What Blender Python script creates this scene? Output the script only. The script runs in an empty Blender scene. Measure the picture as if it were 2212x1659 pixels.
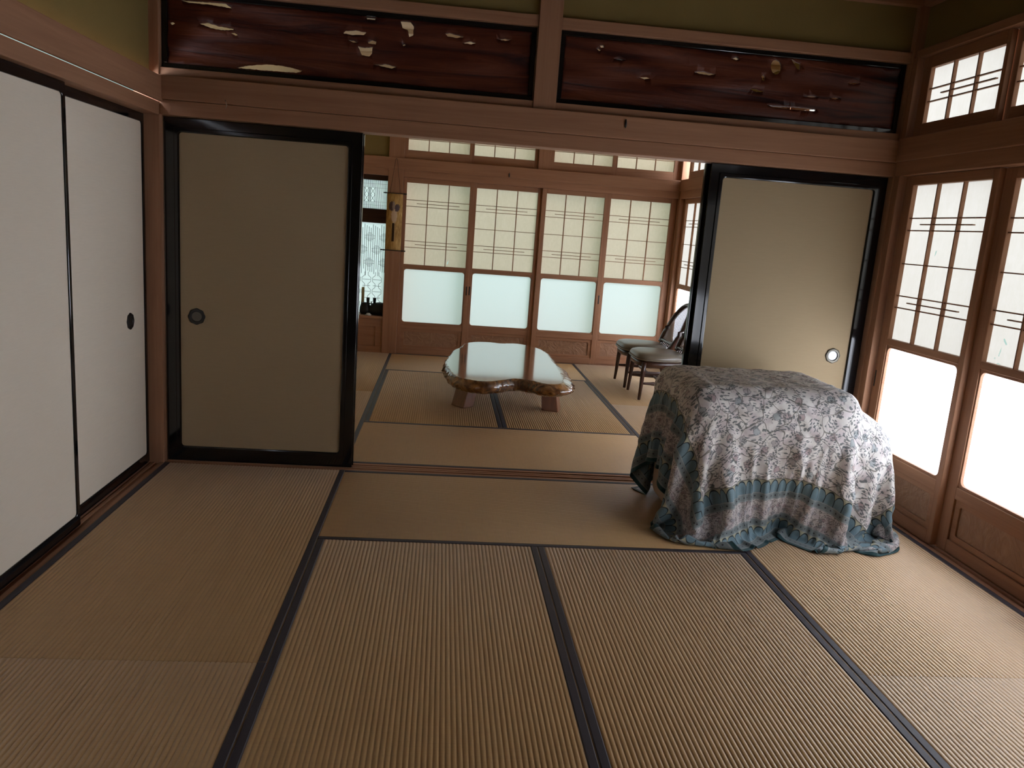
import bpy, bmesh, math, random
import numpy as np
from mathutils import Vector, Matrix, Euler
from mathutils.geometry import delaunay_2d_cdt
R_ = random.Random(7)
SC = bpy.context.scene
COL = SC.collection
PI = math.pi

# ------------------------------------------------------------------ camera
cam_d = bpy.data.cameras.new('camera')
cam = bpy.data.objects.new('camera', cam_d); COL.objects.link(cam)
cam_d.sensor_fit = 'HORIZONTAL'; cam_d.sensor_width = 36.0
cam_d.lens = 36.0 * 1687.9 / 2212.0
cam_d.clip_start = 0.05; cam_d.clip_end = 200
_Rw = Matrix(((0.99380327, -0.08351143, 0.07335466), (0.05533372, -0.20065725, -0.97809756), (0.09640147, 0.97609554, -0.19479284)))
_right, _down, _fwd = Vector(_Rw[0]), Vector(_Rw[1]), Vector(_Rw[2])
_m = Matrix((_right, -_down, -_fwd)).transposed().to_4x4()
_m.translation = Vector((1.41964678, -4.14068184, 1.35455387))
cam.matrix_world = _m
SC.camera = cam

# ------------------------------------------------------------------ materials
class NT:
    def __init__(s, name):
        s.m = bpy.data.materials.new(name); s.m.use_nodes = True
        s.t = s.m.node_tree; s.n = s.t.nodes; s.l = s.t.links
        s.n.clear()
        s.out = s.n.new('ShaderNodeOutputMaterial')
    def node(s, typ, **kw):
        n = s.n.new(typ)
        for k, v in kw.items():
            if k in n.inputs.keys() if isinstance(k, str) else False: n.inputs[k].default_value = v
            else: setattr(n, k, v)
        return n
    def set(s, n, **kw):
        for k, v in kw.items():
            n.inputs[k.replace('_', ' ')].default_value = v
    def lk(s, a, b): s.l.new(a, b)
    def math(s, op, a, b=None, c=None, clamp=False):
        n = s.n.new('ShaderNodeMath'); n.operation = op; n.use_clamp = clamp
        for i, v in enumerate((a, b, c)):
            if v is None: continue
            if isinstance(v, (int, float)): n.inputs[i].default_value = v
            else: s.lk(v, n.inputs[i])
        return n.outputs[0]
    def mix(s, f, a, b, typ='MIX'):
        n = s.n.new('ShaderNodeMix'); n.data_type = 'RGBA'; n.blend_type = typ
        n.clamp_factor = True
        for i, v in ((0, f), (6, a), (7, b)):
            if isinstance(v, (int, float)): n.inputs[i].default_value = v
            elif isinstance(v, tuple): n.inputs[i].default_value = v if len(v) == 4 else (*v, 1)
            else: s.lk(v, n.inputs[i])
        return n.outputs[2]
    def ramp(s, fac, stops, interp='LINEAR'):
        n = s.n.new('ShaderNodeValToRGB'); cr = n.color_ramp; cr.interpolation = interp
        while len(cr.elements) > 1: cr.elements.remove(cr.elements[0])
        cr.elements[0].position = stops[0][0]; cr.elements[0].color = (*stops[0][1], 1)
        for p, c in stops[1:]:
            e = cr.elements.new(p); e.color = (*c, 1)
        s.lk(fac, n.inputs[0]); return n.outputs[0]
    def coord(s, kind='Object', scale=(1, 1, 1), rand=True, rot=(0, 0, 0)):
        tc = s.n.new('ShaderNodeTexCoord'); mp = s.n.new('ShaderNodeMapping')
        mp.inputs['Scale'].default_value = scale; mp.inputs['Rotation'].default_value = rot
        s.lk(tc.outputs[kind], mp.inputs['Vector'])
        if rand:
            oi = s.n.new('ShaderNodeObjectInfo')
            v = s.n.new('ShaderNodeVectorMath'); v.operation = 'ADD'
            mu = s.math('MULTIPLY', oi.outputs['Random'], 37.0)
            s.lk(mp.outputs[0], v.inputs[0]); s.lk(mu, v.inputs[1])
            return v.outputs[0]
        return mp.outputs[0]
    def noise(s, vec, scale=5, detail=3, rough=.5, dist=0.0):
        n = s.n.new('ShaderNodeTexNoise'); n.inputs['Scale'].default_value = scale
        n.inputs['Detail'].default_value = detail; n.inputs['Roughness'].default_value = rough
        n.inputs['Distortion'].default_value = dist
        if vec is not None: s.lk(vec, n.inputs['Vector'])
        return n.outputs['Fac']
    def bump(s, h, strength=.2, dist=.002):
        n = s.n.new('ShaderNodeBump'); n.inputs['Strength'].default_value = strength
        n.inputs['Distance'].default_value = dist; s.lk(h, n.inputs['Height']); return n.outputs[0]
    def bsdf(s, color, rough=.6, spec=.5, normal=None, coat=0, coat_rough=.05, sheen=0, metallic=0, ior=1.5):
        b = s.n.new('ShaderNodeBsdfPrincipled')
        if isinstance(color, tuple): b.inputs['Base Color'].default_value = (*color[:3], 1)
        else: s.lk(color, b.inputs['Base Color'])
        if isinstance(rough, (int, float)): b.inputs['Roughness'].default_value = rough
        else: s.lk(rough, b.inputs['Roughness'])
        b.inputs['Specular IOR Level'].default_value = spec
        b.inputs['IOR'].default_value = ior
        b.inputs['Coat Weight'].default_value = coat; b.inputs['Coat Roughness'].default_value = coat_rough
        b.inputs['Sheen Weight'].default_value = sheen; b.inputs['Metallic'].default_value = metallic
        if normal is not None: s.lk(normal, b.inputs['Normal'])
        return b.outputs[0]
    def done(s, shader):
        s.lk(shader, s.out.inputs['Surface']); return s.m

MATS = {}
def simple(name, color, rough=.6, **kw):
    t = NT(name); MATS[name] = t.done(t.bsdf(color, rough, **kw)); return MATS[name]

def wood(name, axis, c1, c2, rough=.58, spec=.28, knots=False, coat=0):
    t = NT(name)
    sc = [26.0, 26.0, 26.0]; sc['xyz'.index(axis)] = 1.3
    v = t.coord('Object', tuple(sc))
    n1 = t.noise(v, 1.0, 4, .6, .6)
    sc2 = [90.0, 90.0, 90.0]; sc2['xyz'.index(axis)] = 3.0
    n2 = t.noise(t.coord('Object', tuple(sc2)), 1.0, 2, .5)
    big = t.noise(t.coord('Object', (1.5, 1.5, 1.5)), 1.0, 2)
    f = t.math('ADD', t.math('MULTIPLY', n1, .7), t.math('MULTIPLY', n2, .3))
    col = t.ramp(f, [(.3, c2), (.7, c1)])
    col = t.mix(t.math('MULTIPLY', t.math('SUBTRACT', big, .5), .6), col, tuple(x * .75 for x in c1))
    nrm = t.bump(n2, .12, .001)
    MATS[name] = t.done(t.bsdf(col, rough, spec, nrm, coat=coat)); return MATS[name]

HI1, HI2 = (.385, .20, .112), (.275, .13, .07)
for ax in 'xyz': wood('cedar_' + ax, ax, HI1, HI2)
DK1, DK2 = (.085, .036, .024), (.04, .017, .012)
for ax in 'xz': wood('dark_' + ax, ax, DK1, DK2, .45)
wood('grey_floor', 'y', (.3, .2, .13), (.2, .13, .08))
wood('ceiling_dark', 'x', (.16, .10, .055), (.11, .065, .035))  # separate dark tone for the near ceiling, added to cut bounce onto the beams
wood('ceiling_board', 'x', (.72, .6, .42), (.6, .47, .31))
wood('chair_wood', 'z', (.055, .022, .014), (.03, .012, .009), .3, .5)

simple('lacquer', (.005, .005, .006), .10, spec=.55)
simple('lacquer_satin', (.007, .007, .007), .38, spec=.4)
simple('black_metal', (.012, .011, .01), .35, spec=.5)
simple('aged_metal', (.12, .11, .09), .4, metallic=.9)
simple('pale_metal', (.36, .38, .42), .42, metallic=.7)
simple('cord_brown', (.06, .03, .015), .8)
simple('black_clay', (.006, .007, .007), .5, spec=.3)
simple('cream_candle', (.55, .47, .27), .5)
simple('white_ceramic', (.6, .58, .57), .3)

def paper_wall(name, c, line=260, amt=.06):
    t = NT(name)
    n = t.noise(t.coord('Object', (14, 14, line)), 1.0, 3, .6)
    n2 = t.noise(t.coord('Object', (420, 420, 420)), 1.0, 1)
    col = t.mix(n, tuple(x * (1 - amt) for x in c), tuple(min(1, x * (1 + amt)) for x in c))
    nr = t.bump(t.math('ADD', n, t.math('MULTIPLY', n2, .5)), .25, .0012)
    MATS[name] = t.done(t.bsdf(col, .85, .2, nr))
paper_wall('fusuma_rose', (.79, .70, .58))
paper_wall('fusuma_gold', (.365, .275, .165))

t = NT('plaster_olive')
n = t.noise(t.coord('Object', (160, 160, 160)), 1.0, 4, .7)
n2 = t.noise(t.coord('Object', (3, 3, 3)), 1.0, 3)
c = t.mix(n2, (.20, .143, .05), (.245, .18, .066))
MATS['plaster_olive'] = t.done(t.bsdf(c, .95, .1, t.bump(n, .5, .002)))

simple('plaster_lit', (.62, .50, .29), .95, spec=.1)  # pale stand-in for the olive plaster, window light put into its colour
def tatami(name, axis, c1, c2):
    # axis: direction of the ribs; rush runs across it
    t = NT(name)
    sc = [6.0, 6.0, 6.0]; sc['xy'.index(axis)] = 420.0
    n = t.noise(t.coord('Object', tuple(sc)), 1.0, 2, .5)
    big = t.noise(t.coord('Object', (2.2, 2.2, 2.2)), 1.0, 4, .6)
    st = [1.2, 1.2, 1.2]; st['xy'.index('y' if axis == 'x' else 'x')] = 55.0
    streak = t.noise(t.coord('Object', tuple(st)), 1.0, 2, .5)
    col = t.mix(t.math('MULTIPLY', big, 1.0), c1, c2)
    col = t.mix(t.math('MULTIPLY', streak, .3), col, tuple(x * .75 for x in c2))
    col = t.mix(t.math('MULTIPLY', t.math('GREATER_THAN', n, .58), .22), col, tuple(x * .6 for x in c1))
    sh = t.bsdf(col, .46, .85, t.bump(n, .2, .0006), ior=1.6, sheen=.14)
    pr = sh.node; pr.inputs['Sheen Roughness'].default_value = .45; pr.inputs['Sheen Tint'].default_value = (.95, .97, 1, 1); pr.inputs['Anisotropic'].default_value = .9
    cv = t.n.new('ShaderNodeCombineXYZ'); cv.inputs['X' if axis == 'x' else 'Y'].default_value = 1.0
    t.lk(cv.outputs[0], pr.inputs['Tangent'])
    MATS[name] = t.done(sh)
tatami('tatami_y', 'y', (.55, .34, .145), (.48, .28, .11))
tatami('tatami_x', 'x', (.55, .34, .145), (.48, .28, .11))

t = NT('heri')
n = t.noise(t.coord('Object', (700, 700, 700)), 1.0, 2)
MATS['heri'] = t.done(t.bsdf(t.mix(n, (.026, .022, .030), (.046, .040, .050)), .55, .45, t.bump(n, .3, .0006)))

def paper(name, c, c2):
    t = NT(name)
    v = t.coord('Object', (1, 1, 1))
    n = t.noise(v, 26, 5, .65, 1.2); n2 = t.noise(v, 5, 3, .5)
    fib = t.noise(t.coord('Object', (35, 35, 9)), 1.0, 4, .6, 2.0)
    f = t.math('ADD', t.math('MULTIPLY', n, .45), t.math('MULTIPLY', fib, .55))
    col = t.mix(t.math('MULTIPLY', t.math('SUBTRACT', f, .42), 3.0, clamp=True), c2, c)
    col = t.mix(t.math('MULTIPLY', n2, .25), col, tuple(x * .93 for x in c2))
    tr = t.n.new('ShaderNodeBsdfTranslucent'); t.lk(col, tr.inputs[0])
    df = t.n.new('ShaderNodeBsdfDiffuse'); df.inputs[0].default_value = (.62, .56, .45, 1)
    ad = t.n.new('ShaderNodeMixShader'); ad.inputs[0].default_value = .15
    t.lk(tr.outputs[0], ad.inputs[1]); t.lk(df.outputs[0], ad.inputs[2])
    MATS[name] = t.done(ad.outputs[0])
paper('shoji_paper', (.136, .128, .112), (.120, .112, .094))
paper('shoji_paper_yellow_lit', (.88, .70, .57), (.79, .62, .48))  # yellower paper, transmission also raised to offset the dim north sky

def frosted(name, c):
    t = NT(name)
    tr = t.n.new('ShaderNodeBsdfTranslucent'); tr.inputs[0].default_value = (*c, 1)
    v = t.coord('Object', (1, 1, 1))
    n = t.noise(v, 60, 3, .6)
    gl = t.n.new('ShaderNodeBsdfGlossy'); gl.inputs['Roughness'].default_value = .35
    t.lk(t.bump(n, .1, .001), gl.inputs['Normal'])
    fr = t.n.new('ShaderNodeFresnel'); fr.inputs['IOR'].default_value = 1.45
    mx = t.n.new('ShaderNodeMixShader'); t.lk(t.math('MULTIPLY', fr.outputs[0], .5), mx.inputs[0])
    t.lk(tr.outputs[0], mx.inputs[1]); t.lk(gl.outputs[0], mx.inputs[2])
    MATS[name] = t.done(mx.outputs[0])
frosted('frosted_glass', (.95, .96, .97))

# carved wave panels
t = NT('carved_cedar')
v = t.coord('Object', (1, 1, 1))
n = t.noise(v, 8, 3, .55, 4.0)
c = t.mix(t.math('MULTIPLY', t.math('SUBTRACT', n, .38), 3.0, clamp=True), (.29, .155, .09), (.36, .205, .12))
MATS['carved_cedar'] = t.done(t.bsdf(c, .5, .4, t.bump(n, .8, .012)))

# red-brown ranma plank
t = NT('ranma_plank')
v = t.coord('Object', (1.1, 12, 14))
n = t.noise(v, 1.0, 4, .55, 1.4)
v2 = t.coord('Object', (3.0, 40, 40)); n2 = t.noise(v2, 1.0, 3, .6, 1.0)
c = t.ramp(n, [(.30, (.012, .006, .008)), (.43, (.085, .019, .010)), (.62, (.155, .040, .017)), (.8, (.115, .028, .014))])  # dark streaks, plus shade of the carved hollows put into the colour
c = t.mix(t.math('MULTIPLY', n2, .45), c, (.035, .012, .010))
MATS['ranma_plank'] = t.done(t.bsdf(c, .45, .25, t.bump(n, .5, .01)))
simple('ranma_cut', (.20, .09, .05), .6)

# burl table
def burl(name, c1, c2, coat, rough):
    t = NT(name)
    v = t.coord('Object', (9, 2.2, 9), rand=False)
    n = t.noise(v, 1.0, 5, .6, 2.0)
    c = t.ramp(n, [(.28, c2), (.5, c1), (.72, tuple(x * 1.6 for x in c1))])
    MATS[name] = t.done(t.bsdf(c, rough, .5, None, coat=coat, coat_rough=.03, ior=1.55))
t = NT('table_lacquer')
v = t.coord('Object', (9, 2.2, 9), rand=False)
n = t.noise(v, 1.0, 5, .6, 2.0)
c = t.ramp(n, [(.28, (.10, .04, .02)), (.5, (.22, .09, .04)), (.75, (.33, .15, .07))])
wv = t.noise(t.coord('Object', (5, 5, 5), rand=False), 1.0, 2)
MATS['table_lacquer'] = t.done(t.bsdf(c, .12, .5, t.bump(wv, .05, .004), coat=1.0, coat_rough=.07, ior=1.5))
t = NT('table_bark')
v = t.coord('Object', (7, 7, 7), rand=False)
n = t.noise(v, 1.0, 4, .6, 2.5)
c = t.ramp(n, [(.35, (.045, .018, .010)), (.5, (.16, .065, .022)), (.68, (.42, .20, .06))])
MATS['table_bark'] = t.done(t.bsdf(c, .16, .6, t.bump(n, .35, .012), coat=.6, coat_rough=.08))
wood('table_leg', 'z', (.26, .105, .05), (.16, .06, .03), .28, .5, coat=.4)

# chair upholstery, cane
t = NT('chair_vinyl')
n = t.noise(t.coord('Object', (60, 60, 60)), 1.0, 3)
MATS['chair_vinyl'] = t.done(t.bsdf(t.mix(n, (.105, .085, .06), (.135, .11, .08)), .33, .55, t.bump(n, .1, .001)))
t = NT('cane')
tc = t.n.new('ShaderNodeTexCoord'); sp = t.n.new('ShaderNodeSeparateXYZ'); t.lk(tc.outputs['Object'], sp.inputs[0])
g = []
for o in ('Y', 'Z'):
    fr = t.math('FRACT', t.math('MULTIPLY', sp.outputs[o], 110.0))
    g.append(t.math('LESS_THAN', t.math('ABSOLUTE', t.math('SUBTRACT', fr, .5)), .16))
hole = t.math('MULTIPLY', g[0], g[1])
tp = t.n.new('ShaderNodeBsdfTransparent')
b = t.bsdf((.16, .10, .075), .6)
mx = t.n.new('ShaderNodeMixShader'); t.lk(hole, mx.inputs[0]); t.lk(b, mx.inputs[1]); t.lk(tp.outputs[0], mx.inputs[2])
MATS['cane'] = t.done(mx.outputs[0])
t = NT('beige_upholstery')
n = t.noise(t.coord('Object', (300, 300, 300)), 1.0, 2)
MATS['beige_upholstery'] = t.done(t.bsdf(t.mix(n, (.40, .29, .21), (.48, .36, .27)), .9, .2, t.bump(n, .3, .001)))

# hanging scroll: brown mottled painted panel with grey-violet flower and a dark slot
t = NT('scroll_picture')
tc = t.n.new('ShaderNodeTexCoord'); sp = t.n.new('ShaderNodeSeparateXYZ'); t.lk(tc.outputs['Generated'], sp.inputs[0])
v = t.coord('Object', (40, 40, 8), rand=False)
n = t.noise(v, 1.0, 4, .6, 1.5)
c = t.ramp(n, [(.3, (.24, .125, .035)), (.55, (.48, .29, .09)), (.75, (.66, .45, .19))])
def blob(cx, cz, rx, rz, soft=.35):
    dx = t.math('DIVIDE', t.math('SUBTRACT', sp.outputs['X'], cx), rx)
    dz = t.math('DIVIDE', t.math('SUBTRACT', sp.outputs['Z'], cz), rz)
    d = t.math('ADD', t.math('MULTIPLY', dx, dx), t.math('MULTIPLY', dz, dz))
    nn = t.noise(t.coord('Object', (90, 90, 90), rand=False), 1.0, 2)
    d = t.math('ADD', d, t.math('MULTIPLY', t.math('SUBTRACT', nn, .5), 1.2))
    return t.math('SUBTRACT', 1.0, t.math('MULTIPLY', t.math('SUBTRACT', d, 1 - soft), 1 / soft), clamp=True)
c = t.mix(blob(.5, .62, .20, .16), c, (.60, .44, .30))
c = t.mix(blob(.32, .77, .20, .09), c, (.095, .06, .065))
c = t.mix(blob(.66, .75, .18, .075), c, (.085, .055, .06))
c = t.mix(blob(.44, .78, .09, .09), c, (.30, .23, .20))
bx = t.math('LESS_THAN', t.math('ABSOLUTE', t.math('SUBTRACT', sp.outputs['X'], .46)), .075)
bz = t.math('LESS_THAN', t.math('ABSOLUTE', t.math('SUBTRACT', sp.outputs['Z'], .32)), .16)
c = t.mix(t.math('MULTIPLY', bx, bz), c, (.035, .014, .004))
bx = t.math('LESS_THAN', t.math('ABSOLUTE', t.math('SUBTRACT', sp.outputs['X'], .56)), .022)
c = t.mix(t.math('MULTIPLY', bx, bz), c, (.42, .26, .11))
MATS['scroll_picture'] = t.done(t.bsdf(c, .7, .3))

# printed cotton cloth
def cloth_mat(LX, LY):
    t = NT('printed_cotton')
    uv = t.n.new('ShaderNodeUVMap'); uv.uv_map = 'UVMap'
    sp = t.n.new('ShaderNodeSeparateXYZ'); t.lk(uv.outputs[0], sp.inputs[0])
    u, v = sp.outputs['X'], sp.outputs['Y']
    du = t.math('MINIMUM', u, t.math('SUBTRACT', LX, u)); dv = t.math('MINIMUM', v, t.math('SUBTRACT', LY, v))
    d = t.math('MINIMUM', du, dv)
    along = t.math('ADD', t.math('MULTIPLY', t.math('LESS_THAN', du, dv), v), t.math('MULTIPLY', t.math('GREATER_THAN', du, dv), u))
    # weave
    wv = t.n.new('ShaderNodeVectorMath'); wv.operation = 'SCALE'; wv.inputs['Scale'].default_value = 1.0
    t.lk(uv.outputs[0], wv.inputs[0]); P = wv.outputs[0]
    warpn = t.n.new('ShaderNodeTexNoise'); warpn.inputs['Scale'].default_value = 9; warpn.inputs['Detail'].default_value = 1; t.lk(P, warpn.inputs['Vector'])
    wsub = t.n.new('ShaderNodeVectorMath'); wsub.operation = 'SUBTRACT'; wsub.inputs[1].default_value = (.5, .5, .5); t.lk(warpn.outputs['Color'], wsub.inputs[0])
    wsc = t.n.new('ShaderNodeVectorMath'); wsc.operation = 'SCALE'; wsc.inputs['Scale'].default_value = .10; t.lk(wsub.outputs[0], wsc.inputs[0])
    wad = t.n.new('ShaderNodeVectorMath'); wad.operation = 'ADD'; t.lk(P, wad.inputs[0]); t.lk(wsc.outputs[0], wad.inputs[1])
    PW = wad.outputs[0]
    base = t.mix(t.math('MULTIPLY', t.math('SUBTRACT', t.noise(P, 22, 2, .5), .45), 6.0, clamp=True), (.72, .69, .65), (.62, .555, .55))
    def vor(vec, scale, feature='F1', rnd=1.0):
        n = t.n.new('ShaderNodeTexVoronoi'); n.feature = feature; n.voronoi_dimensions = '2D'
        n.inputs['Scale'].default_value = scale; n.inputs['Randomness'].default_value = rnd
        t.lk(vec, n.inputs['Vector']); return n
    def field(k):
        # stems: wandering vines running along v, plus side twigs, leaves and flowers
        e = vor(PW, 11 * k, 'DISTANCE_TO_EDGE')
        stem = t.math('LESS_THAN', e.outputs['Distance'], .020)
        mp = t.n.new('ShaderNodeMapping'); mp.inputs['Rotation'].default_value = (0, 0, .6); mp.inputs['Scale'].default_value = (1.0, 1.9, 1); t.lk(PW, mp.inputs[0])
        l1 = vor(mp.outputs[0], 42 * k); leaf = t.math('LESS_THAN', l1.outputs['Distance'], .25)
        mp2 = t.n.new('ShaderNodeMapping'); mp2.inputs['Rotation'].default_value = (0, 0, -.75); mp2.inputs['Scale'].default_value = (1.0, 2.3, 1); t.lk(PW, mp2.inputs[0])
        l2 = vor(mp2.outputs[0], 36 * k); leaf2 = t.math('LESS_THAN', l2.outputs['Distance'], .22)
        tw = vor(PW, 27 * k, 'DISTANCE_TO_EDGE'); twig = t.math('LESS_THAN', tw.outputs['Distance'], .022)
        clump = t.math('GREATER_THAN', t.noise(P, 26 * k, 1, .5), .455)
        lv = t.math('MULTIPLY', t.math('MAXIMUM', leaf, leaf2), clump)
        fl = vor(P, 13 * k); fd = t.math('ADD', fl.outputs['Distance'], t.math('MULTIPLY', t.math('SUBTRACT', t.noise(P, 70 * k, 2, .6), .5), .35)); flower = t.math('LESS_THAN', fd, .20)
        ring = t.math('LESS_THAN', t.math('ABSOLUTE', t.math('SUBTRACT', fd, .20)), .025)
        sepc = t.n.new('ShaderNodeSeparateXYZ'); t.lk(fl.outputs['Color'], sepc.inputs[0])
        fcol = t.mix(t.math('GREATER_THAN', sepc.outputs['X'], .55), (.30, .17, .175), (.20, .27, .30))
        fcol = t.mix(t.math('GREATER_THAN', sepc.outputs['Y'], .6), fcol, (.33, .29, .30))
        c = t.mix(t.math('MULTIPLY', flower, .62), base, fcol)
        c = t.mix(t.math('MULTIPLY', ring, .6), c, (.12, .12, .13))
        c = t.mix(t.math('MULTIPLY', t.math('MULTIPLY', twig, clump), .75), c, (.13, .13, .125))
        c = t.mix(t.math('MULTIPLY', lv, .85), c, (.085, .10, .105))
        c = t.mix(t.math('MULTIPLY', stem, .8), c, (.15, .14, .115))
        return c
    fieldc = field(1.0)
    bfl = t.mix(.35, field(1.9), (.19, .13, .14))
    # arches
    def arch(d0, d1):
        h = d1 - d0; pit = .046
        fx = t.math('SUBTRACT', t.math('FRACT', t.math('DIVIDE', along, pit)), .5)      # -.5..+.5
        ax = t.math('ABSOLUTE', fx)
        hh = t.math('DIVIDE', t.math('SUBTRACT', d, d0), h)                           # 0 base ..1 tip
        top = t.math('SUBTRACT', .93, t.math('MULTIPLY', t.math('POWER', t.math('DIVIDE', ax, .5), 2.6), .42))
        diff = t.math('SUBTRACT', top, hh)
        inside = t.math('GREATER_THAN', diff, 0)
        edge = t.math('MAXIMUM', t.math('LESS_THAN', t.math('ABSOLUTE', diff), .055), t.math('MULTIPLY', t.math('GREATER_THAN', ax, .455), t.math('GREATER_THAN', diff, -.05)))
        fill = t.mix(t.math('MULTIPLY', t.noise(P, 320, 2, .6), 1.0), (.085, .14, .165), (.20, .30, .345))
        cc = t.mix(inside, (.38, .36, .25), fill)
        return t.mix(edge, cc, (.02, .032, .038))
    def dots(d0, d1):
        pit = .027
        fx = t.math('MULTIPLY', t.math('SUBTRACT', t.math('FRACT', t.math('DIVIDE', along, pit)), .5), pit)
        fy = t.math('SUBTRACT', d, (d0 + d1) / 2)
        rr = t.math('ADD', t.math('MULTIPLY', fx, fx), t.math('MULTIPLY', fy, fy))
        dot = t.math('LESS_THAN', rr, .0042 ** 2)
        gr = t.mix(t.noise(P, 260, 2, .6), (.13, .165, .17), (.21, .24, .24))
        ln = t.math('MAXIMUM', t.math('LESS_THAN', t.math('ABSOLUTE', t.math('SUBTRACT', d, d0 + .003)), .0022), t.math('LESS_THAN', t.math('ABSOLUTE', t.math('SUBTRACT', d, d1 - .003)), .0022))
        gr = t.mix(t.math('MULTIPLY', ln, .5), gr, (.36, .37, .36))
        return t.mix(dot, gr, (.05, .05, .058))
    col = fieldc
    def band(col, lim, c): return t.mix(t.math('LESS_THAN', d, lim), col, c)
    col = band(col, .356, (.16, .15, .13)); col = band(col, .352, arch(.29, .352)); col = band(col, .29, dots(.255, .29))
    col = band(col, .255, bfl); col = band(col, .16, dots(.125, .16)); col = band(col, .125, arch(.065, .125))
    col = band(col, .065, dots(.022, .065)); col = band(col, .02, (.012, .055, .062))
    fine = t.noise(P, 900, 1)
    sh = t.bsdf(col, .62, .35, t.bump(fine, .15, .0006), sheen=.15)
    tr = t.n.new('ShaderNodeBsdfTranslucent'); t.lk(col, tr.inputs[0])
    mx = t.n.new('ShaderNodeMixShader'); mx.inputs[0].default_value = .08
    t.lk(sh, mx.inputs[1]); t.lk(tr.outputs[0], mx.inputs[2])
    MATS['printed_cotton'] = t.done(mx.outputs[0])

# ------------------------------------------------------------------ mesh helpers
def M(n): return MATS[n]
def new_obj(name, bm, mats, parent=None, smooth=False, bevel=0, loc=None):
    me = bpy.data.meshes.new(name)
    bmesh.ops.recalc_face_normals(bm, faces=bm.faces)
    bm.to_mesh(me); bm.free()
    if isinstance(mats, str): mats = [mats]
    for m in mats: me.materials.append(M(m))
    if smooth:
        for p in me.polygons: p.use_smooth = True
    o = bpy.data.objects.new(name, me); COL.objects.link(o)
    if loc is not None: o.location = loc
    if parent is not None: o.parent = parent
    if bevel:
        b = o.modifiers.new('bevel', 'BEVEL'); b.width = bevel; b.segments = 2; b.limit_method = 'ANGLE'; b.angle_limit = .6
    return o
def tag(o, label, cat=None, group=None, kind=None):
    o['label'] = label
    if cat: o['category'] = cat
    if group: o['group'] = group
    if kind: o['kind'] = kind
    return o
def empty(name, loc=(0, 0, 0), rz=0.0):
    o = bpy.data.objects.new(name, None); COL.objects.link(o)
    o.location = loc; o.rotation_euler = (0, 0, rz); o.empty_display_size = .1
    return o
def box(bm, x0, x1, y0, y1, z0, z1, mi=0):
    vs = [bm.verts.new(c) for c in ((x0, y0, z0), (x1, y0, z0), (x1, y1, z0), (x0, y1, z0), (x0, y0, z1), (x1, y0, z1), (x1, y1, z1), (x0, y1, z1))]
    for f in ((0, 3, 2, 1), (4, 5, 6, 7), (0, 1, 5, 4), (1, 2, 6, 5), (2, 3, 7, 6), (3, 0, 4, 7)):
        bm.faces.new([vs[i] for i in f]).material_index = mi
    return vs
def boxes(name, lst, mats, parent=None, bevel=.0015, **kw):
    bm = bmesh.new()
    for b in lst: box(bm, *b)
    return new_obj(name, bm, mats, parent, bevel=bevel, **kw)
def cedar(name, x0, x1, y0, y1, z0, z1, bevel=.003, mat=None, label=None):
    d = (x1 - x0, y1 - y0, z1 - z0); ax = 'xyz'[d.index(max(d))]
    o = boxes(name, [(x0, x1, y0, y1, z0, z1)], mat or ('cedar_' + ax), bevel=bevel)
    o['kind'] = 'structure'; o['category'] = 'trim'
    if label: o['label'] = label
    return o
def lathe(bm, prof, seg=24, cx=0, cy=0, cz=0, axis='z', mi=0, squash=(1, 1)):
    rings = []
    for r, h in prof:
        ring = []
        for i in range(seg):
            a = 2 * PI * i / seg
            p = (r * math.cos(a) * squash[0], r * math.sin(a) * squash[1], h)
            if axis == 'y': p = (p[0], -p[2], p[1])
            elif axis == 'x': p = (p[2], p[0], p[1])
            ring.append(bm.verts.new((cx + p[0], cy + p[1], cz + p[2])))
        rings.append(ring)
    for a, b in zip(rings, rings[1:]):
        for i in range(seg):
            f = bm.faces.new((a[i], a[(i + 1) % seg], b[(i + 1) % seg], b[i])); f.smooth = True; f.material_index = mi
    for ring in (rings[0], rings[-1]):
        try: bm.faces.new(ring).material_index = mi
        except ValueError: pass
def tube(bm, pts, rads, seg=12, mi=0):
    pts = [Vector(p) for p in pts]
    if isinstance(rads, (int, float)): rads = [rads] * len(pts)
    up = Vector((0, 0, 1)); rings = []
    for i, p in enumerate(pts):
        d = (pts[min(i + 1, len(pts) - 1)] - pts[max(i - 1, 0)]).normalized()
        a = d.cross(up if abs(d.z) < .9 else Vector((0, 1, 0))).normalized(); b = a.cross(d).normalized()
        r = rads[i]; rx, ry = r if isinstance(r, tuple) else (r, r)
        rings.append([bm.verts.new(p + a * (rx * math.cos(2 * PI * k / seg)) + b * (ry * math.sin(2 * PI * k / seg))) for k in range(seg)])
    for A, B in zip(rings, rings[1:]):
        for k in range(seg):
            f = bm.faces.new((A[k], A[(k + 1) % seg], B[(k + 1) % seg], B[k])); f.smooth = True; f.material_index = mi
    for r in (rings[0], rings[-1]): bm.faces.new(r).material_index = mi
def rrect(x0, x1, z0, z1, r, n=6):
    pts = []
    for cx, cz, a0 in ((x1 - r, z1 - r, 0), (x0 + r, z1 - r, PI / 2), (x0 + r, z0 + r, PI), (x1 - r, z0 + r, 1.5 * PI)):
        for i in range(n + 1):
            a = a0 + (PI / 2) * i / n
            pts.append((cx + r * math.cos(a), cz + r * math.sin(a)))
    return pts
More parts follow.
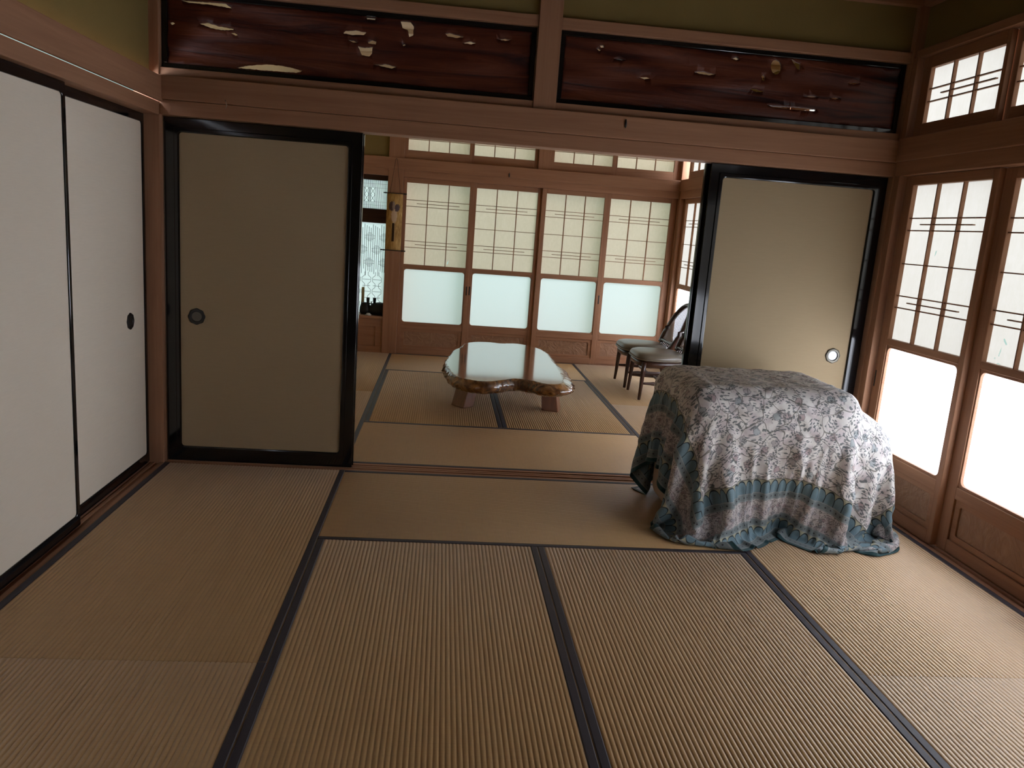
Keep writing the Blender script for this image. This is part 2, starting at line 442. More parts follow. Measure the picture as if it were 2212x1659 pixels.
def ring_prism(bm, outer, inner, yf, yb, mi=0):
    """outer rect (x0,x1,z0,z1) with a rounded hole (list of pts); front at yf, back at yb"""
    n = len(inner); x0, x1, z0, z1 = outer
    cx = sum(p[0] for p in inner) / n; cz = sum(p[1] for p in inner) / n
    outp = []
    q = n // 4
    for i, (px, pz) in enumerate(inner):
        k = i // q; j = (i % q) / (q - 1)
        # corners: TR, TL, BL, BR
        if k == 0: o = (x1, pz) if j < .5 else (px, z1)
        elif k == 1: o = (px, z1) if j < .5 else (x0, pz)
        elif k == 2: o = (x0, pz) if j < .5 else (px, z0)
        else: o = (px, z0) if j < .5 else (x1, pz)
        if abs(j - .5) < 1e-6: o = ((x1, z1), (x0, z1), (x0, z0), (x1, z0))[k]
        outp.append(o)
    F = [bm.verts.new((p[0], yf, p[1])) for p in inner]; B = [bm.verts.new((p[0], yb, p[1])) for p in inner]
    OF = [bm.verts.new((p[0], yf, p[1])) for p in outp]; OB = [bm.verts.new((p[0], yb, p[1])) for p in outp]
    for i in range(n):
        j = (i + 1) % n
        for a, b, c, d in ((F[i], F[j], OF[j], OF[i]), (B[j], B[i], OB[i], OB[j]), (F[j], F[i], B[i], B[j]), (OF[i], OF[j], OB[j], OB[i])):
            bm.faces.new((a, b, c, d)).material_index = mi
def sheet(bm, x0, x1, y, z0, z1, mi=0):
    bm.faces.new([bm.verts.new(c) for c in ((x0, y, z0), (x1, y, z0), (x1, y, z1), (x0, y, z1))]).material_index = mi
def torn_sheet(bm, x0, x1, y, z0, z1, tears):
    vs = [Vector(c) for c in ((x0, z0), (x1, z0), (x1, z1), (x0, z1))]; es = [(0, 1), (1, 2), (2, 3), (3, 0)]
    for t_ in tears:
        b = len(vs); vs += [Vector(p) for p in t_]; es += [(b + i, b + (i + 1) % len(t_)) for i in range(len(t_))]
    V, E_, F_, _, _, _ = delaunay_2d_cdt(vs, es, [], 1, 1e-6)
    def ins(p, poly):
        c = False
        for (ax, az), (bx, bz) in zip(poly, poly[1:] + poly[:1]):
            if (az > p[1]) != (bz > p[1]) and p[0] < (bx - ax) * (p[1] - az) / (bz - az) + ax: c = not c
        return c
    vv = [bm.verts.new((v[0], y, v[1])) for v in V]
    for f in F_:
        c = (sum(V[i][0] for i in f) / len(f), sum(V[i][1] for i in f) / len(f))
        if not any(ins(c, t_) for t_ in tears): bm.faces.new([vv[i] for i in f])
    for v in [v for v in bm.verts if not v.link_faces]: bm.verts.remove(v)
def slab(bm, pts, yf, yb, mi=0):
    F = [bm.verts.new((p[0], yf, p[1])) for p in pts]; B = [bm.verts.new((p[0], yb, p[1])) for p in pts]
    bm.faces.new(F).material_index = mi; bm.faces.new(B[::-1]).material_index = mi
    for i in range(len(pts)):
        j = (i + 1) % len(pts); bm.faces.new((F[i], B[i], B[j], F[j])).material_index = mi

# ------------------------------------------------------------------ the setting
CEIL = 2.66
XR, YF = 3.80, 3.93           # right wall face, far wall face
def struct_boxes(name, lst, mats, label, cat='wall', bevel=0):
    o = boxes(name, lst, mats, bevel=bevel); return tag(o, label, cat, kind='structure')
struct_boxes('floor', [(-.9, 5.2, -5.8, 4.9, -.16, -.055)], 'grey_floor', 'plain boards under the tatami mats of both rooms', 'floor')
# ceilings with battens
bm = bmesh.new(); box(bm, -.2, 4.0, -5.8, .07, CEIL, CEIL + .05)
for k in range(12): box(bm, -.2, 4.0, -5.6 + k * .46, -5.57 + k * .46, CEIL - .03, CEIL)
tag(new_obj('ceiling', bm, 'ceiling_dark', bevel=.002), 'boarded ceiling with battens over the near tatami room', 'ceiling', kind='structure')
bm = bmesh.new(); box(bm, -.2, 4.0, .07, 4.9, CEIL, CEIL + .05)
for k in range(9): box(bm, -.2, 4.0, .35 + k * .46, .38 + k * .46, CEIL - .03, CEIL)
tag(new_obj('ceiling', bm, 'ceiling_board', bevel=.002), 'boarded ceiling with battens over the far tatami room', 'ceiling', kind='structure')

struct_boxes('wall_back', [(0, XR, .035, .099, 2.40, CEIL)], 'plaster_olive', 'olive plaster band above the two carved transom planks', 'wall')
struct_boxes('wall_left', [(-.11, -.045, -5.7, 0, 1.95, CEIL), (-.11, -.045, -5.7, -3.95, -.05, 1.95)], 'plaster_olive', 'olive plaster band above the sliding doors on the left wall', 'wall')
struct_boxes('wall_right', [(XR + .045, XR + .11, -5.7, 0, 2.405, CEIL)], 'plaster_olive', 'dark olive plaster strip above the small paper windows on the right', 'wall')
struct_boxes('wall_rear', [(-.2, 4.0, -5.8, -5.7, -.05, CEIL)], 'plaster_olive', 'olive plaster wall behind the viewer', 'wall')
struct_boxes('wall_far', [(.985, XR, YF + .035, YF + .1, 2.40, CEIL)], 'plaster_olive', 'olive plaster band above the paper windows of the far wall', 'wall')
struct_boxes('wall_far', [(-.1, .833, YF + .02, YF + .12, 1.95, CEIL)], 'plaster_olive', 'olive plaster patch over the alcove in the far left corner', 'wall')
struct_boxes('wall_left', [(-.12, -.03, .134, 4.25, -.05, CEIL)], 'plaster_lit', 'plain plaster left wall of the far room', 'wall')
struct_boxes('wall_right', [(XR + .045, XR + .11, .134, YF, 2.405, CEIL)], 'plaster_olive', 'olive plaster strip above the right windows of the far room', 'wall')

# frame between the two rooms
cedar('trim_1', -.12, 0, 0, .134, -.05, CEIL, label='reddish cedar corner post left of the left sliding door')
cedar('trim_2', 3.795, 3.93, 0, .134, -.05, CEIL, label='reddish cedar corner post right of the right sliding door')
cedar('trim_3', 0, 3.795, 0, .134, 1.775, 1.846, label='grooved cedar head rail over the sliding doors and the opening')
o = cedar('trim_4', 0, 3.795, -.018, 0, 1.846, 1.959, .004, label='broad cedar beam band under the carved transom planks')
cedar('trim_5', 0, 3.795, .134, .152, 1.846, 1.959, .004, label='cedar beam band on the far room side of the opening')
cedar('trim_6', 1.830, 1.946, .004, .13, 1.959, CEIL, label='short cedar post between the two carved transom planks')
cedar('trim_7', 0, 1.830, .012, .122, 1.959, 1.998, label='thin cedar rail under the left carved plank')
cedar('trim_8', 1.946, 3.795, .012, .122, 1.959, 1.998, label='thin cedar rail under the right carved plank')
cedar('trim_9', 0, 1.830, .012, .122, 2.352, 2.405, label='cedar rail above the left carved plank')
cedar('trim_10', 1.946, 3.795, .012, .122, 2.352, 2.405, label='cedar rail above the right carved plank')
def sill(name, x0, x1, y0, y1, along, label):
    ax = 'x' if along == 'x' else 'y'
    lst = [(x0, x1, y0, y1, -.055, -.010)]
    w = (y1 - y0) if along == 'x' else (x1 - x0)
    for a, b in ((0, .16), (.34, .46), (.54, .66), (.84, 1)):
        if along == 'x': lst.append((x0, x1, y0 + a * w, y0 + b * w, -.010, -.001))
        else: lst.append((x0 + a * w, x0 + b * w, y0, y1, -.010, -.001))
    o = boxes(name, lst, 'cedar_' + ax, bevel=.001)
    return tag(o, label, 'threshold', kind='structure')
sill('trim_11', 0, 3.795, 0, .134, 'x', 'grooved wooden threshold between the two tatami rooms')
sill('trim_12', -.13, 0, -5.7, 0, 'y', 'grooved wooden threshold under the pale sliding doors on the left')
sill('trim_13', 3.812, 3.94, -5.7, 0, 'y', 'wooden threshold under the paper windows on the right of the near room')
sill('trim_14', 3.812, 3.94, .134, YF, 'y', 'wooden threshold under the right windows of the far room')
sill('trim_15', .985, 3.80, YF, YF + .13, 'x', 'wooden threshold under the four paper windows of the far wall')
# left wall
cedar('trim_16', -.12, 0, -5.7, 0, 1.772, 1.834, label='cedar head rail above the pale sliding doors on the left wall')
cedar('trim_17', 0, .018, -5.7, -.002, 1.834, 1.953, .004, label='broad cedar band across the left wall below the plaster')
cedar('trim_18', -.12, 0, -3.95, -3.82, -.05, 1.772, label='cedar post at the near end of the left sliding doors')
# right wall, near room
cedar('trim_19', XR, 3.93, -5.7, 0, 1.777, 1.957, label='cedar head rail above the paper windows on the right')
cedar('trim_20', XR - .018, XR, -5.7, -.02, 1.85, 1.968, .004, label='broad cedar band on the right wall under the small windows')
cedar('trim_21', XR + .01, 3.93, -5.7, 0, 2.372, 2.412, label='thin cedar rail over the small paper windows on the right')
cedar('trim_22', 3.80, 3.92, -.048, -.001, 0, 1.777, .002, label='narrow cedar jamb in the corner beside the right paper windows')
cedar('trim_23', 3.80, 3.92, -.04, -.001, 1.968, 2.372, .002, label='short cedar jamb beside the small windows in the right corner')
cedar('trim_24', 3.80, 3.93, -3.95, -3.82, -.05, 1.777, label='cedar post on the right wall behind the viewer')
# far room
cedar('trim_25', .835, .985, 3.915, 4.06, -.05, CEIL, .004, label='square cedar alcove post behind the hanging scroll')
cedar('trim_26', 3.795, 3.93, YF, 4.06, -.05, CEIL, label='cedar corner post behind the two chairs')
cedar('trim_27', .985, 3.795, YF, YF + .13, 1.776, 1.957, label='cedar head rail above the four far paper windows')
cedar('trim_28', .0, 3.795, YF - .022, YF, 1.844, 1.956, .004, label='broad cedar band along the far wall under the small windows')
cedar('trim_29', -.03, .835, YF - .008, YF + .03, 1.776, 1.95, label='cedar lintel over the alcove window in the far left corner')
cedar('trim_30', 2.318, 2.442, YF + .005, YF + .12, 1.956, CEIL, label='short cedar post between the small windows of the far wall')
cedar('trim_31', .985, 3.795, YF + .01, YF + .12, 2.372, 2.41, label='thin cedar rail over the small windows of the far wall')
cedar('trim_32', XR, 3.93, .134, YF, 1.777, 1.957, label='cedar head rail above the right windows of the far room')
cedar('trim_33', XR - .018, XR, .16, YF - .028, 1.85, 1.962, .004, label='broad cedar band on the right wall of the far room')
cedar('trim_34', XR + .01, 3.93, .134, YF, 2.372, 2.412, label='thin cedar rail over the small right windows of the far room')
cedar('trim_35', 3.80, 3.92, YF - .05, YF - .001, 0, 1.777, .002, label='narrow cedar jamb behind the far chair')
# ceiling mouldings
cedar('trim_36', 0, XR, -.012, .03, 2.625, CEIL, label='cedar ceiling moulding above the back plaster band')
cedar('trim_37', -.045, -.005, -5.7, -.012, 2.625, CEIL, label='cedar ceiling moulding along the left wall')
cedar('trim_38', XR, XR + .045, -5.7, -.012, 2.625, CEIL, label='cedar ceiling moulding along the right wall')

# ------------------------------------------------------------------ shoji windows
HB = (1.56, 1.497, 1.323, 1.154, 1.091)
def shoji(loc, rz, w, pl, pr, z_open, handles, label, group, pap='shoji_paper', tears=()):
    """local x along the wall (0..w), local -y towards the room, paper between pl and pr"""
    root = empty('shoji_window', loc, rz)
    tag(root, label, 'window', group, 'thing')
    D0, D1 = -.016, .016
    pz0, pz1 = .92, 1.728
    bm = bmesh.new()
    box(bm, 0, pl, D0, D1, .002, 1.776, 1); box(bm, pr, w, D0, D1, .002, 1.776, 1)
    box(bm, pl, pr, D0, D1, pz1, 1.776, 0)
    box(bm, pl, pr, D0, D1, .885, pz0, 0); box(bm, pl, pr, D0, D1, .262, .318, 0); box(bm, pl, pr, D0, D1, .002, .062, 0)
    new_obj('frame', bm, ['cedar_x', 'cedar_z'], root, bevel=.0025)
    bm = bmesh.new()
    inner = rrect(pl + .008, pr - .008, .332, .872, .028)
    ring_prism(bm, (pl, pr, .318, .885), inner, D0 + .006, D1 - .004)
    new_obj('glass_surround', bm, 'cedar_x', root, bevel=.002)
    bm = bmesh.new(); c = pr - pl
    for x in (pl + c / 3, pl + 2 * c / 3): box(bm, x - .0044, x + .0044, -.011, .009, pz0, pz1)
    for z in HB: box(bm, pl, pr, -.006, .0088, z - .0028, z + .0028)
    for z in (1.528, 1.122): box(bm, pl + c * .165, pr - c * .155, -.006, .0086, z - .0028, z + .0028)
    new_obj('lattice', bm, 'cedar_x', root)
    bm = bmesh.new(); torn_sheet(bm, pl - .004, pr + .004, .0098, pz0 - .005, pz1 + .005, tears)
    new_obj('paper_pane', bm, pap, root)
    bm = bmesh.new(); sheet(bm, pl, pr, .005, .322, .882)
    new_obj('glass_pane', bm, 'frosted_glass', root)
    bm = bmesh.new()
    ring_prism(bm, (pl, pr, .062, .262), rrect(pl + .035, pr - .035, .09, .232, .012), -.006, .008)
    box(bm, pl + .03, pr - .03, .003, .0075, .085, .237, 1)
    new_obj('carved_panel', bm, ['cedar_x', 'carved_cedar'], root, bevel=.002)
    for hx in handles:
        bm = bmesh.new(); box(bm, hx - .006, hx + .006, D0 - .0015, D0 + .002, .645, .735)
        tag(new_obj('finger_pull', bm, 'black_metal', root, bevel=.001), 'small dark finger slot')
    return root
def transom(loc, rz, w, pl, pr, label, group, cols=3, zb=1.958, pap='shoji_paper'):
    root = empty('transom_window', (loc[0], loc[1], zb), rz); tag(root, label, 'window', group, 'thing')
    D0, D1 = -.014, .014; p0, p1 = 2.04 - zb, 2.312 - zb; H = 2.371 - zb
    bm = bmesh.new()
    box(bm, 0, pl, D0, D1, 0, H, 1); box(bm, pr, w, D0, D1, 0, H, 1)
    box(bm, pl, pr, D0, D1, p1, H, 0); box(bm, pl, pr, D0, D1, 0, p0, 0)
    new_obj('frame', bm, ['cedar_x', 'cedar_z'], root, bevel=.0025)
    bm = bmesh.new(); c = pr - pl
    for k in range(1, cols): box(bm, pl + c * k / cols - .0044, pl + c * k / cols + .0044, -.010, .008, p0, p1)
    for z in (2.209, 2.146): box(bm, pl, pr, -.005, .0078, z - zb - .0028, z - zb + .0028)
    box(bm, pl + c * .18, pr - c * .08, -.005, .0076, 2.1775 - zb - .0028, 2.1775 - zb + .0028)
    new_obj('lattice', bm, 'cedar_x', root)
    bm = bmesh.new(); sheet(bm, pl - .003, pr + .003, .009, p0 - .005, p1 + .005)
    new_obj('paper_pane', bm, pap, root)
    return root
PX = 3.856
RW = -PI / 2
G1 = 'paper windows along the right of the near room'
def right_near(s0, s1, p0, p1, dx, handles, label, tears=()):
    return shoji((PX + dx, -s0, 0), RW, s1 - s0, p0 - s0, p1 - s0, True, [h - s0 for h in handles], label, G1, tears=[[(a - s0, b) for a, b in t_] for t_ in tears])
right_near(.05, .766, .122, .728, 0, [.066], 'wood framed paper and frosted glass window closest to the inner corner, behind the draped cloth', [[(.366, 1.371), (.375, 1.383), (.379, 1.403), (.369, 1.396)]])
right_near(.756, 1.484, .833, 1.43, .034, [], 'wood framed paper and frosted glass window cut by the right edge of the photo', [[(.912, 1.036), (.92, 1.038), (.941, 1.016), (.935, 1.011), (.919, 1.024)], [(.912, 1.0), (.911, .983), (.905, .955), (.9, .957), (.905, .98)], [(.879, .941), (.88, .949), (.884, .947), (.884, .94)], [(.895, .9215), (.909, .927), (.927, .923), (.91, .921)]])
G2 = 'small paper windows high on the right wall'
transom((3.852, -.042), RW, .64, .068, .613, 'small high paper window in the inner corner of the right wall', G2)
transom((3.884, -.672), RW, .652, .042, .612, 'small high paper window cut off by the right edge of the photo', G2)
for k in range(2, 5):
    transom((3.852 + .032 * (k % 2), -.030 - .642 * k), RW, .652, .052, .612, 'small high paper window on the right wall outside the view, %s from the inner corner' % ('third', 'fourth', 'fifth')[k - 2], G2)
G3 = 'four paper windows of the far wall'
FY = YF + .032
def far_win(x0, x1, p0, p1, dy, handles, label, tears=()):
    return shoji((x0, FY + dy, 0), 0, x1 - x0, p0 - x0, p1 - x0, False, [h - x0 for h in handles], label, G3, 'shoji_paper_yellow_lit', [[(a - x0, b) for a, b in t_] for t_ in tears])
far_win(.986, 1.692, 1.022, 1.652, 0, [1.676], 'far wall paper window nearest the hanging scroll', [[(1.457, .944), (1.46, .958), (1.476, .99), (1.473, .966), (1.466, .946)]])
far_win(1.682, 2.394, 1.722, 2.345, .034, [1.706], 'far wall paper window second from the hanging scroll')
far_win(2.384, 3.078, 2.43, 3.03, 0, [3.06], 'far wall paper window second from the right corner post')
far_win(3.068, 3.794, 3.10, 3.732, .034, [], 'far wall paper window nearest the two chairs')
G4 = 'small paper windows high on the far wall'
for x0, x1, p0, p1, lab in ((.986, 1.648, 1.018, 1.625, 'small high far window over the hanging scroll side'), (1.638, 2.317, 1.672, 2.283, 'small high far window just left of the short far post'),
                            (2.443, 3.100, 2.477, 3.074, 'small high far window just right of the short far post'), (3.090, 3.794, 3.130, 3.722, 'small high far window next to the far right corner')):
    transom((x0, FY + (.032 if x0 in (1.638, 3.090) else 0)), 0, x1 - x0, p0 - x0, p1 - x0, lab, G4, pap='shoji_paper_yellow_lit')
G5 = 'paper windows along the right of the far room'
ys = [3.88, 2.95, 2.02, 1.09]
labs = ['far room right wall paper window glimpsed beyond the chair backs', 'far room right wall paper window hidden behind the right sliding door, next to the chairs', 'far room right wall paper window hidden by the right sliding door, in the middle', 'far room right wall paper window closest to the room opening']
for y, l in zip(ys, labs):
    shoji((PX, y, 0), RW, .927, .052, .875, False, [], l, G5)
G6 = 'small paper windows high on the right of the far room'
for k, l in enumerate(('small high window of the far room glimpsed in its right corner', 'small high far room window second from its right corner', 'small high far room window third from its right corner', 'small high far room window fourth from its right corner', 'small high far room window by the room opening')):
    transom((3.852 + .032 * (k % 2), 3.80 - .73 * k + .03, 1.962), RW, .738, .06, .68, l, G6, zb=1.963)

for k, l in ((2, 'paper window on the right wall just outside the view'), (3, 'paper window on the right wall behind the viewer, nearer one'), (4, 'paper window on the right wall behind the viewer, farther one')):
    right_near(.05 + .72 * k, .766 + .72 * k, .122 + .72 * k, .728 + .72 * k, 0, [], l)
struct_boxes('wall_right', [(XR + .03, XR + .11, -5.7, -3.60, -.05, 1.78), (XR + .03, XR + .11, -5.7, -3.245, 1.96, 2.38)], 'plaster_olive', 'olive plaster on the right wall behind the viewer', 'wall')

# ------------------------------------------------------------------ alcove window (far left corner)
WY = 4.22
t_ = NT('dark_line'); MATS['lattice_black'] = t_.done(t_.bsdf((.02, .022, .022), .6))
root = empty('alcove_window', (.49, WY, .336)); tag(root, 'narrow alcove window with fine black latticework over frosted glass', 'window', kind='thing')
def loc_(lst): return [(a - .49, b - .49, c - WY, d - WY, e - .336, f - .336) for a, b, c, d, e, f in lst]
boxes('frame', loc_([(.1, .16, WY - .02, WY + .02, .336, 1.80), (.822, .88, WY - .02, WY + .02, .336, 1.80), (.16, .822, WY - .02, WY + .02, 1.737, 1.80), (.16, .822, WY - .02, WY + .02, 1.307, 1.449), (.16, .822, WY - .02, WY + .02, .336, .36)]), 'dark_x', root, bevel=.002)
for z0, z1 in ((.36, 1.307), (1.449, 1.737)):
    bm = bmesh.new(); sheet(bm, .16 - .49, .822 - .49, .008, z0 - .336, z1 - .336)
    new_obj('glass_pane', bm, 'frosted_glass', root)
lat = []
yb, yf = WY + .004, WY - .004
th = .0016
mot = [(.580, .622), (.642, .684), (.30, .342), (.362, .404)]
x = .166
while x < .82:
    seg = [(1.449, 1.737)]
    if any(a - .002 < x < b + .002 for a, b in mot): seg = [(1.449, 1.52), (1.66, 1.737)]
    for a, b in seg: lat.append((x - th, x + th, yf, yb, a, b))
    x += .0098
for z in (1.485, 1.52, 1.66, 1.70): lat.append((.16, .822, yf, yb, z - .0007, z + .0007))
for a, b in mot:
    for c in (a, b): lat.append((c - th, c + th, yf, yb, 1.52, 1.66))
    lat.append((a + .014, b - .014, yf, yb, 1.589, 1.591))
p = .0215; n = int((.822 - .16) / p)
for k in range(n + 1):
    x = .166 + k * p
    lo = (.80, .78, .83, .76, .81, .80)[k % 6]
    lat.append((x - .002, x + .002, yf, yb, lo, 1.29 - .012 * (k % 4)))
for row, zc in enumerate((1.16, 1.03, .90)):
    for k in range(5):
        cx = .20 + .15 * k + (.075 if row % 2 else 0)
        if cx > .80: continue
        for st in range(3):
            hw = .052 - .016 * st; hz = .014 + .013 * st
            for sgn in (-1, 1): lat.append((max(.16, cx - hw), min(.822, cx + hw), yf, yb, zc + sgn * hz - .0016, zc + sgn * hz + .0016))
        lat.append((max(.16, cx - .05), min(.822, cx + .05), yf, yb, zc - .001, zc + .001))
bm = bmesh.new()
for b in loc_(lat): box(bm, *b)
def strut(a, b, r=.0019):
    tube(bm, [(a[0] - .49, 0, a[1] - .336), (b[0] - .49, 0, b[1] - .336)], r, 4)
for a, b in mot:
    m_ = (a + b) / 2
    for z0, z1 in ((1.52, 1.59), (1.59, 1.66)):
        strut((a, z0), (b, z1)); strut((b, z0), (a, z1))
for k in range(6):
    cx = .19 + .11 * k
    for sgn in (-1, 1):
        pts = [(cx + sgn * .018, .80), (cx + sgn * .018, .765), (cx + sgn * .046, .74), (cx + sgn * .046, .70), (cx + sgn * .018, .675), (cx + sgn * .018, .64), (cx + sgn * .046, .615), (cx + sgn * .046, .575), (cx + sgn * .018, .55), (cx + sgn * .018, .51), (cx + sgn * .046, .485), (cx + sgn * .046, .44), (cx + sgn * .018, .41), (cx + sgn * .018, .362)]
        pts = [(min(.82, max(.162, a)), b) for a, b in pts]
        for a, b in zip(pts, pts[1:]): strut(a, b)
    for z in (.72, .655, .595, .53, .46): strut((max(.162, cx - .04), z), (min(.82, cx + .04), z))
new_obj('lattice', bm, 'lattice_black', root)
struct_boxes('wall_alcove', [(-.03, .10, YF, WY + .03, .3, 1.95), (.88, .93, 4.06, WY + .03, -.05, 1.95), (.10, .88, WY - .02, WY + .05, 1.80, 1.95), (-.03, .93, WY - .02, WY + .05, -.05, .336)], 'plaster_olive', 'plaster sides of the shallow alcove around the latticed window', 'wall')
struct_boxes('trim_39', [(-.03, .835, YF - .01, WY + .02, .345, .373)], 'cedar_x', 'wooden alcove sill shelf carrying the dark ornament', 'shelf', .003)
struct_boxes('trim_40', [(-.03, .835, YF, YF + .03, .265, .345), (-.03, .835, YF, YF + .03, -.05, .06), (.765, .835, YF, YF + .03, .06, .265), (.30, .36, YF, YF + .03, .06, .265), (-.03, .835, YF + .012, YF + .026, .06, .265)], 'cedar_x', 'low wooden panelled front under the alcove shelf', 'panel', .002)

# ------------------------------------------------------------------ sliding doors (fusuma)
def fusuma(loc, rz, w, h, mat, handle_x, label, group, stile=.068, top=.07, bot=.08, hz=.783, bead=True, cup='aged_metal', hd=.084, thin=False):
    root = empty('sliding_door', loc, rz); tag(root, label, 'sliding door', group, 'thing')
    T = .028
    bm = bmesh.new()
    op = rrect(stile, w - stile, bot, h - top, .016)
    ring_prism(bm, (0, w, 0, h), op, -T / 2, T / 2)
    new_obj('frame', bm, 'lacquer', root, bevel=.003)
    if bead:
        bm = bmesh.new()
        ring_prism(bm, (stile - .024, w - stile + .024, bot - .024, h - top + .024), rrect(stile - .002, w - stile + .002, bot - .002, h - top + .002, .016), -T / 2 - .006, -T / 2 + .002)
        tag(new_obj('inner_bead', bm, 'lacquer', root, bevel=.0035), 'glossy black inner bead')
    bm = bmesh.new(); slab(bm, rrect(stile - .006, w - stile + .006, bot - .006, h - top + .006, .016), -T / 2 + .006, T / 2 - .006)
    new_obj('door_panel', bm, mat, root)
    if handle_x is not None:
        r = hd / 2
        bm = bmesh.new()
        prof = [(r, -.001), (r, .004), (r * .93, .0065), (r * .8, .0055), (r * .72, .007), (r * .64, .006), (r * .60, .0015)]
        rings = []
        for q, hh in prof:
            rr = []
            for i in range(40):
                a = 2 * PI * i / 40; k = 1 + (.035 * math.cos(8 * a) if q > r * .85 else 0)
                rr.append(bm.verts.new((handle_x + q * k * math.cos(a), -T / 2 + .006 - hh, hz + q * k * math.sin(a))))
            rings.append(rr)
        for A, B in zip(rings, rings[1:]):
            for i in range(40): bm.faces.new((A[i], A[(i + 1) % 40], B[(i + 1) % 40], B[i]))
        hnd = new_obj('handle', bm, 'black_metal' if cup != 'pale_metal' else 'aged_metal', root, smooth=True)
        bm = bmesh.new(); lathe(bm, [(r * .62, .0015), (r * .55, -.002), (r * .3, -.0045), (.0005, -.005)], 28, handle_x, -T / 2 + .006, hz, 'y')
        tag(new_obj('cup', bm, cup, hnd), 'recessed metal cup')
    return root
GD = 'gold-beige sliding doors between the rooms'
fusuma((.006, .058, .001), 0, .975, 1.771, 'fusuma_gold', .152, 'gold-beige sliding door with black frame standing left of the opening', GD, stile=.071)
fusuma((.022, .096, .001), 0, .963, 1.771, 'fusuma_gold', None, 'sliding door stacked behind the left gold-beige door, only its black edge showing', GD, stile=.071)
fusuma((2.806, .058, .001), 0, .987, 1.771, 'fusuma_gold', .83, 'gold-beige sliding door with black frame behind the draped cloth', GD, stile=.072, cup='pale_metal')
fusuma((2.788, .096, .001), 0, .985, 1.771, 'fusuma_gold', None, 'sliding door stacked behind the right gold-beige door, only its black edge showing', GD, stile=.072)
GL = 'pale sliding doors along the left wall'
LR = PI / 2
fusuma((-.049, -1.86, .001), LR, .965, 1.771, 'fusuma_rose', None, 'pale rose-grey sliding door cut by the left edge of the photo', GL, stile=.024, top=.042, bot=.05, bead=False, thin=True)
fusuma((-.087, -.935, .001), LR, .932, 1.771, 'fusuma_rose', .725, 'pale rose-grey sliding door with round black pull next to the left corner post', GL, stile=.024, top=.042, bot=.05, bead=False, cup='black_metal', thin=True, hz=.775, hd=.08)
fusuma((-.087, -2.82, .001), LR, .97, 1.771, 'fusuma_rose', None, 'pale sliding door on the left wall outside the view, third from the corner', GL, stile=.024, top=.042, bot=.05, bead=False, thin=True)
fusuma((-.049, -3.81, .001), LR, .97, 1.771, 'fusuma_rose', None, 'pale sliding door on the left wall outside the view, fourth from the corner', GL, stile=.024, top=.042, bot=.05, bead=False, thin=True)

# ------------------------------------------------------------------ carved transom planks (ranma)
HL = [[(0.344, 2.031), (0.407, 2.047), (0.498, 2.06), (0.571, 2.06), (0.635, 2.052), (0.674, 2.045), (0.663, 2.036), (0.641, 2.03), (0.517, 2.03), (0.425, 2.03)], [(0.081, 2.316), (0.156, 2.319), (0.236, 2.322), (0.298, 2.323), (0.329, 2.303), (0.289, 2.306), (0.227, 2.309), (0.129, 2.308)], [(0.178, 2.218), (0.218, 2.227), (0.262, 2.215), (0.343, 2.21), (0.339, 2.203), (0.28, 2.197), (0.231, 2.202)], [(0.036, 2.211), (0.051, 2.216), (0.063, 2.209), (0.047, 2.2)], [(0.325, 2.188), (0.345, 2.191), (0.361, 2.183), (0.345, 2.179)], [(0.975, 2.325), (1.021, 2.325), (1.019, 2.314), (0.98, 2.312)], [(0.865, 2.238), (0.877, 2.25), (0.925, 2.258), (0.98, 2.252), (0.967, 2.238), (0.907, 2.232)], [(0.889, 2.209), (0.917, 2.21), (0.947, 2.2), (0.917, 2.196)], [(0.987, 2.209), (1.009, 2.22), (1.03, 2.215), (1.027, 2.198), (0.993, 2.198)], [(0.939, 2.185), (0.974, 2.18), (1.013, 2.188), (1.01, 2.158), (0.995, 2.143), (0.96, 2.145)], [(1.144, 2.322), (1.19, 2.324), (1.211, 2.302), (1.209, 2.261), (1.19, 2.252), (1.181, 2.283), (1.155, 2.29)], [(1.367, 2.283), (1.389, 2.289), (1.427, 2.283), (1.464, 2.275), (1.428, 2.267), (1.381, 2.27)], [(1.623, 2.279), (1.669, 2.289), (1.709, 2.286), (1.67, 2.273)], [(1.453, 2.246), (1.49, 2.257), (1.526, 2.252), (1.501, 2.243)], [(1.012, 2.106), (1.078, 2.116), (1.139, 2.105), (1.112, 2.092), (1.061, 2.098)], [(1.158, 2.212), (1.169, 2.218), (1.177, 2.211), (1.164, 2.204)]]
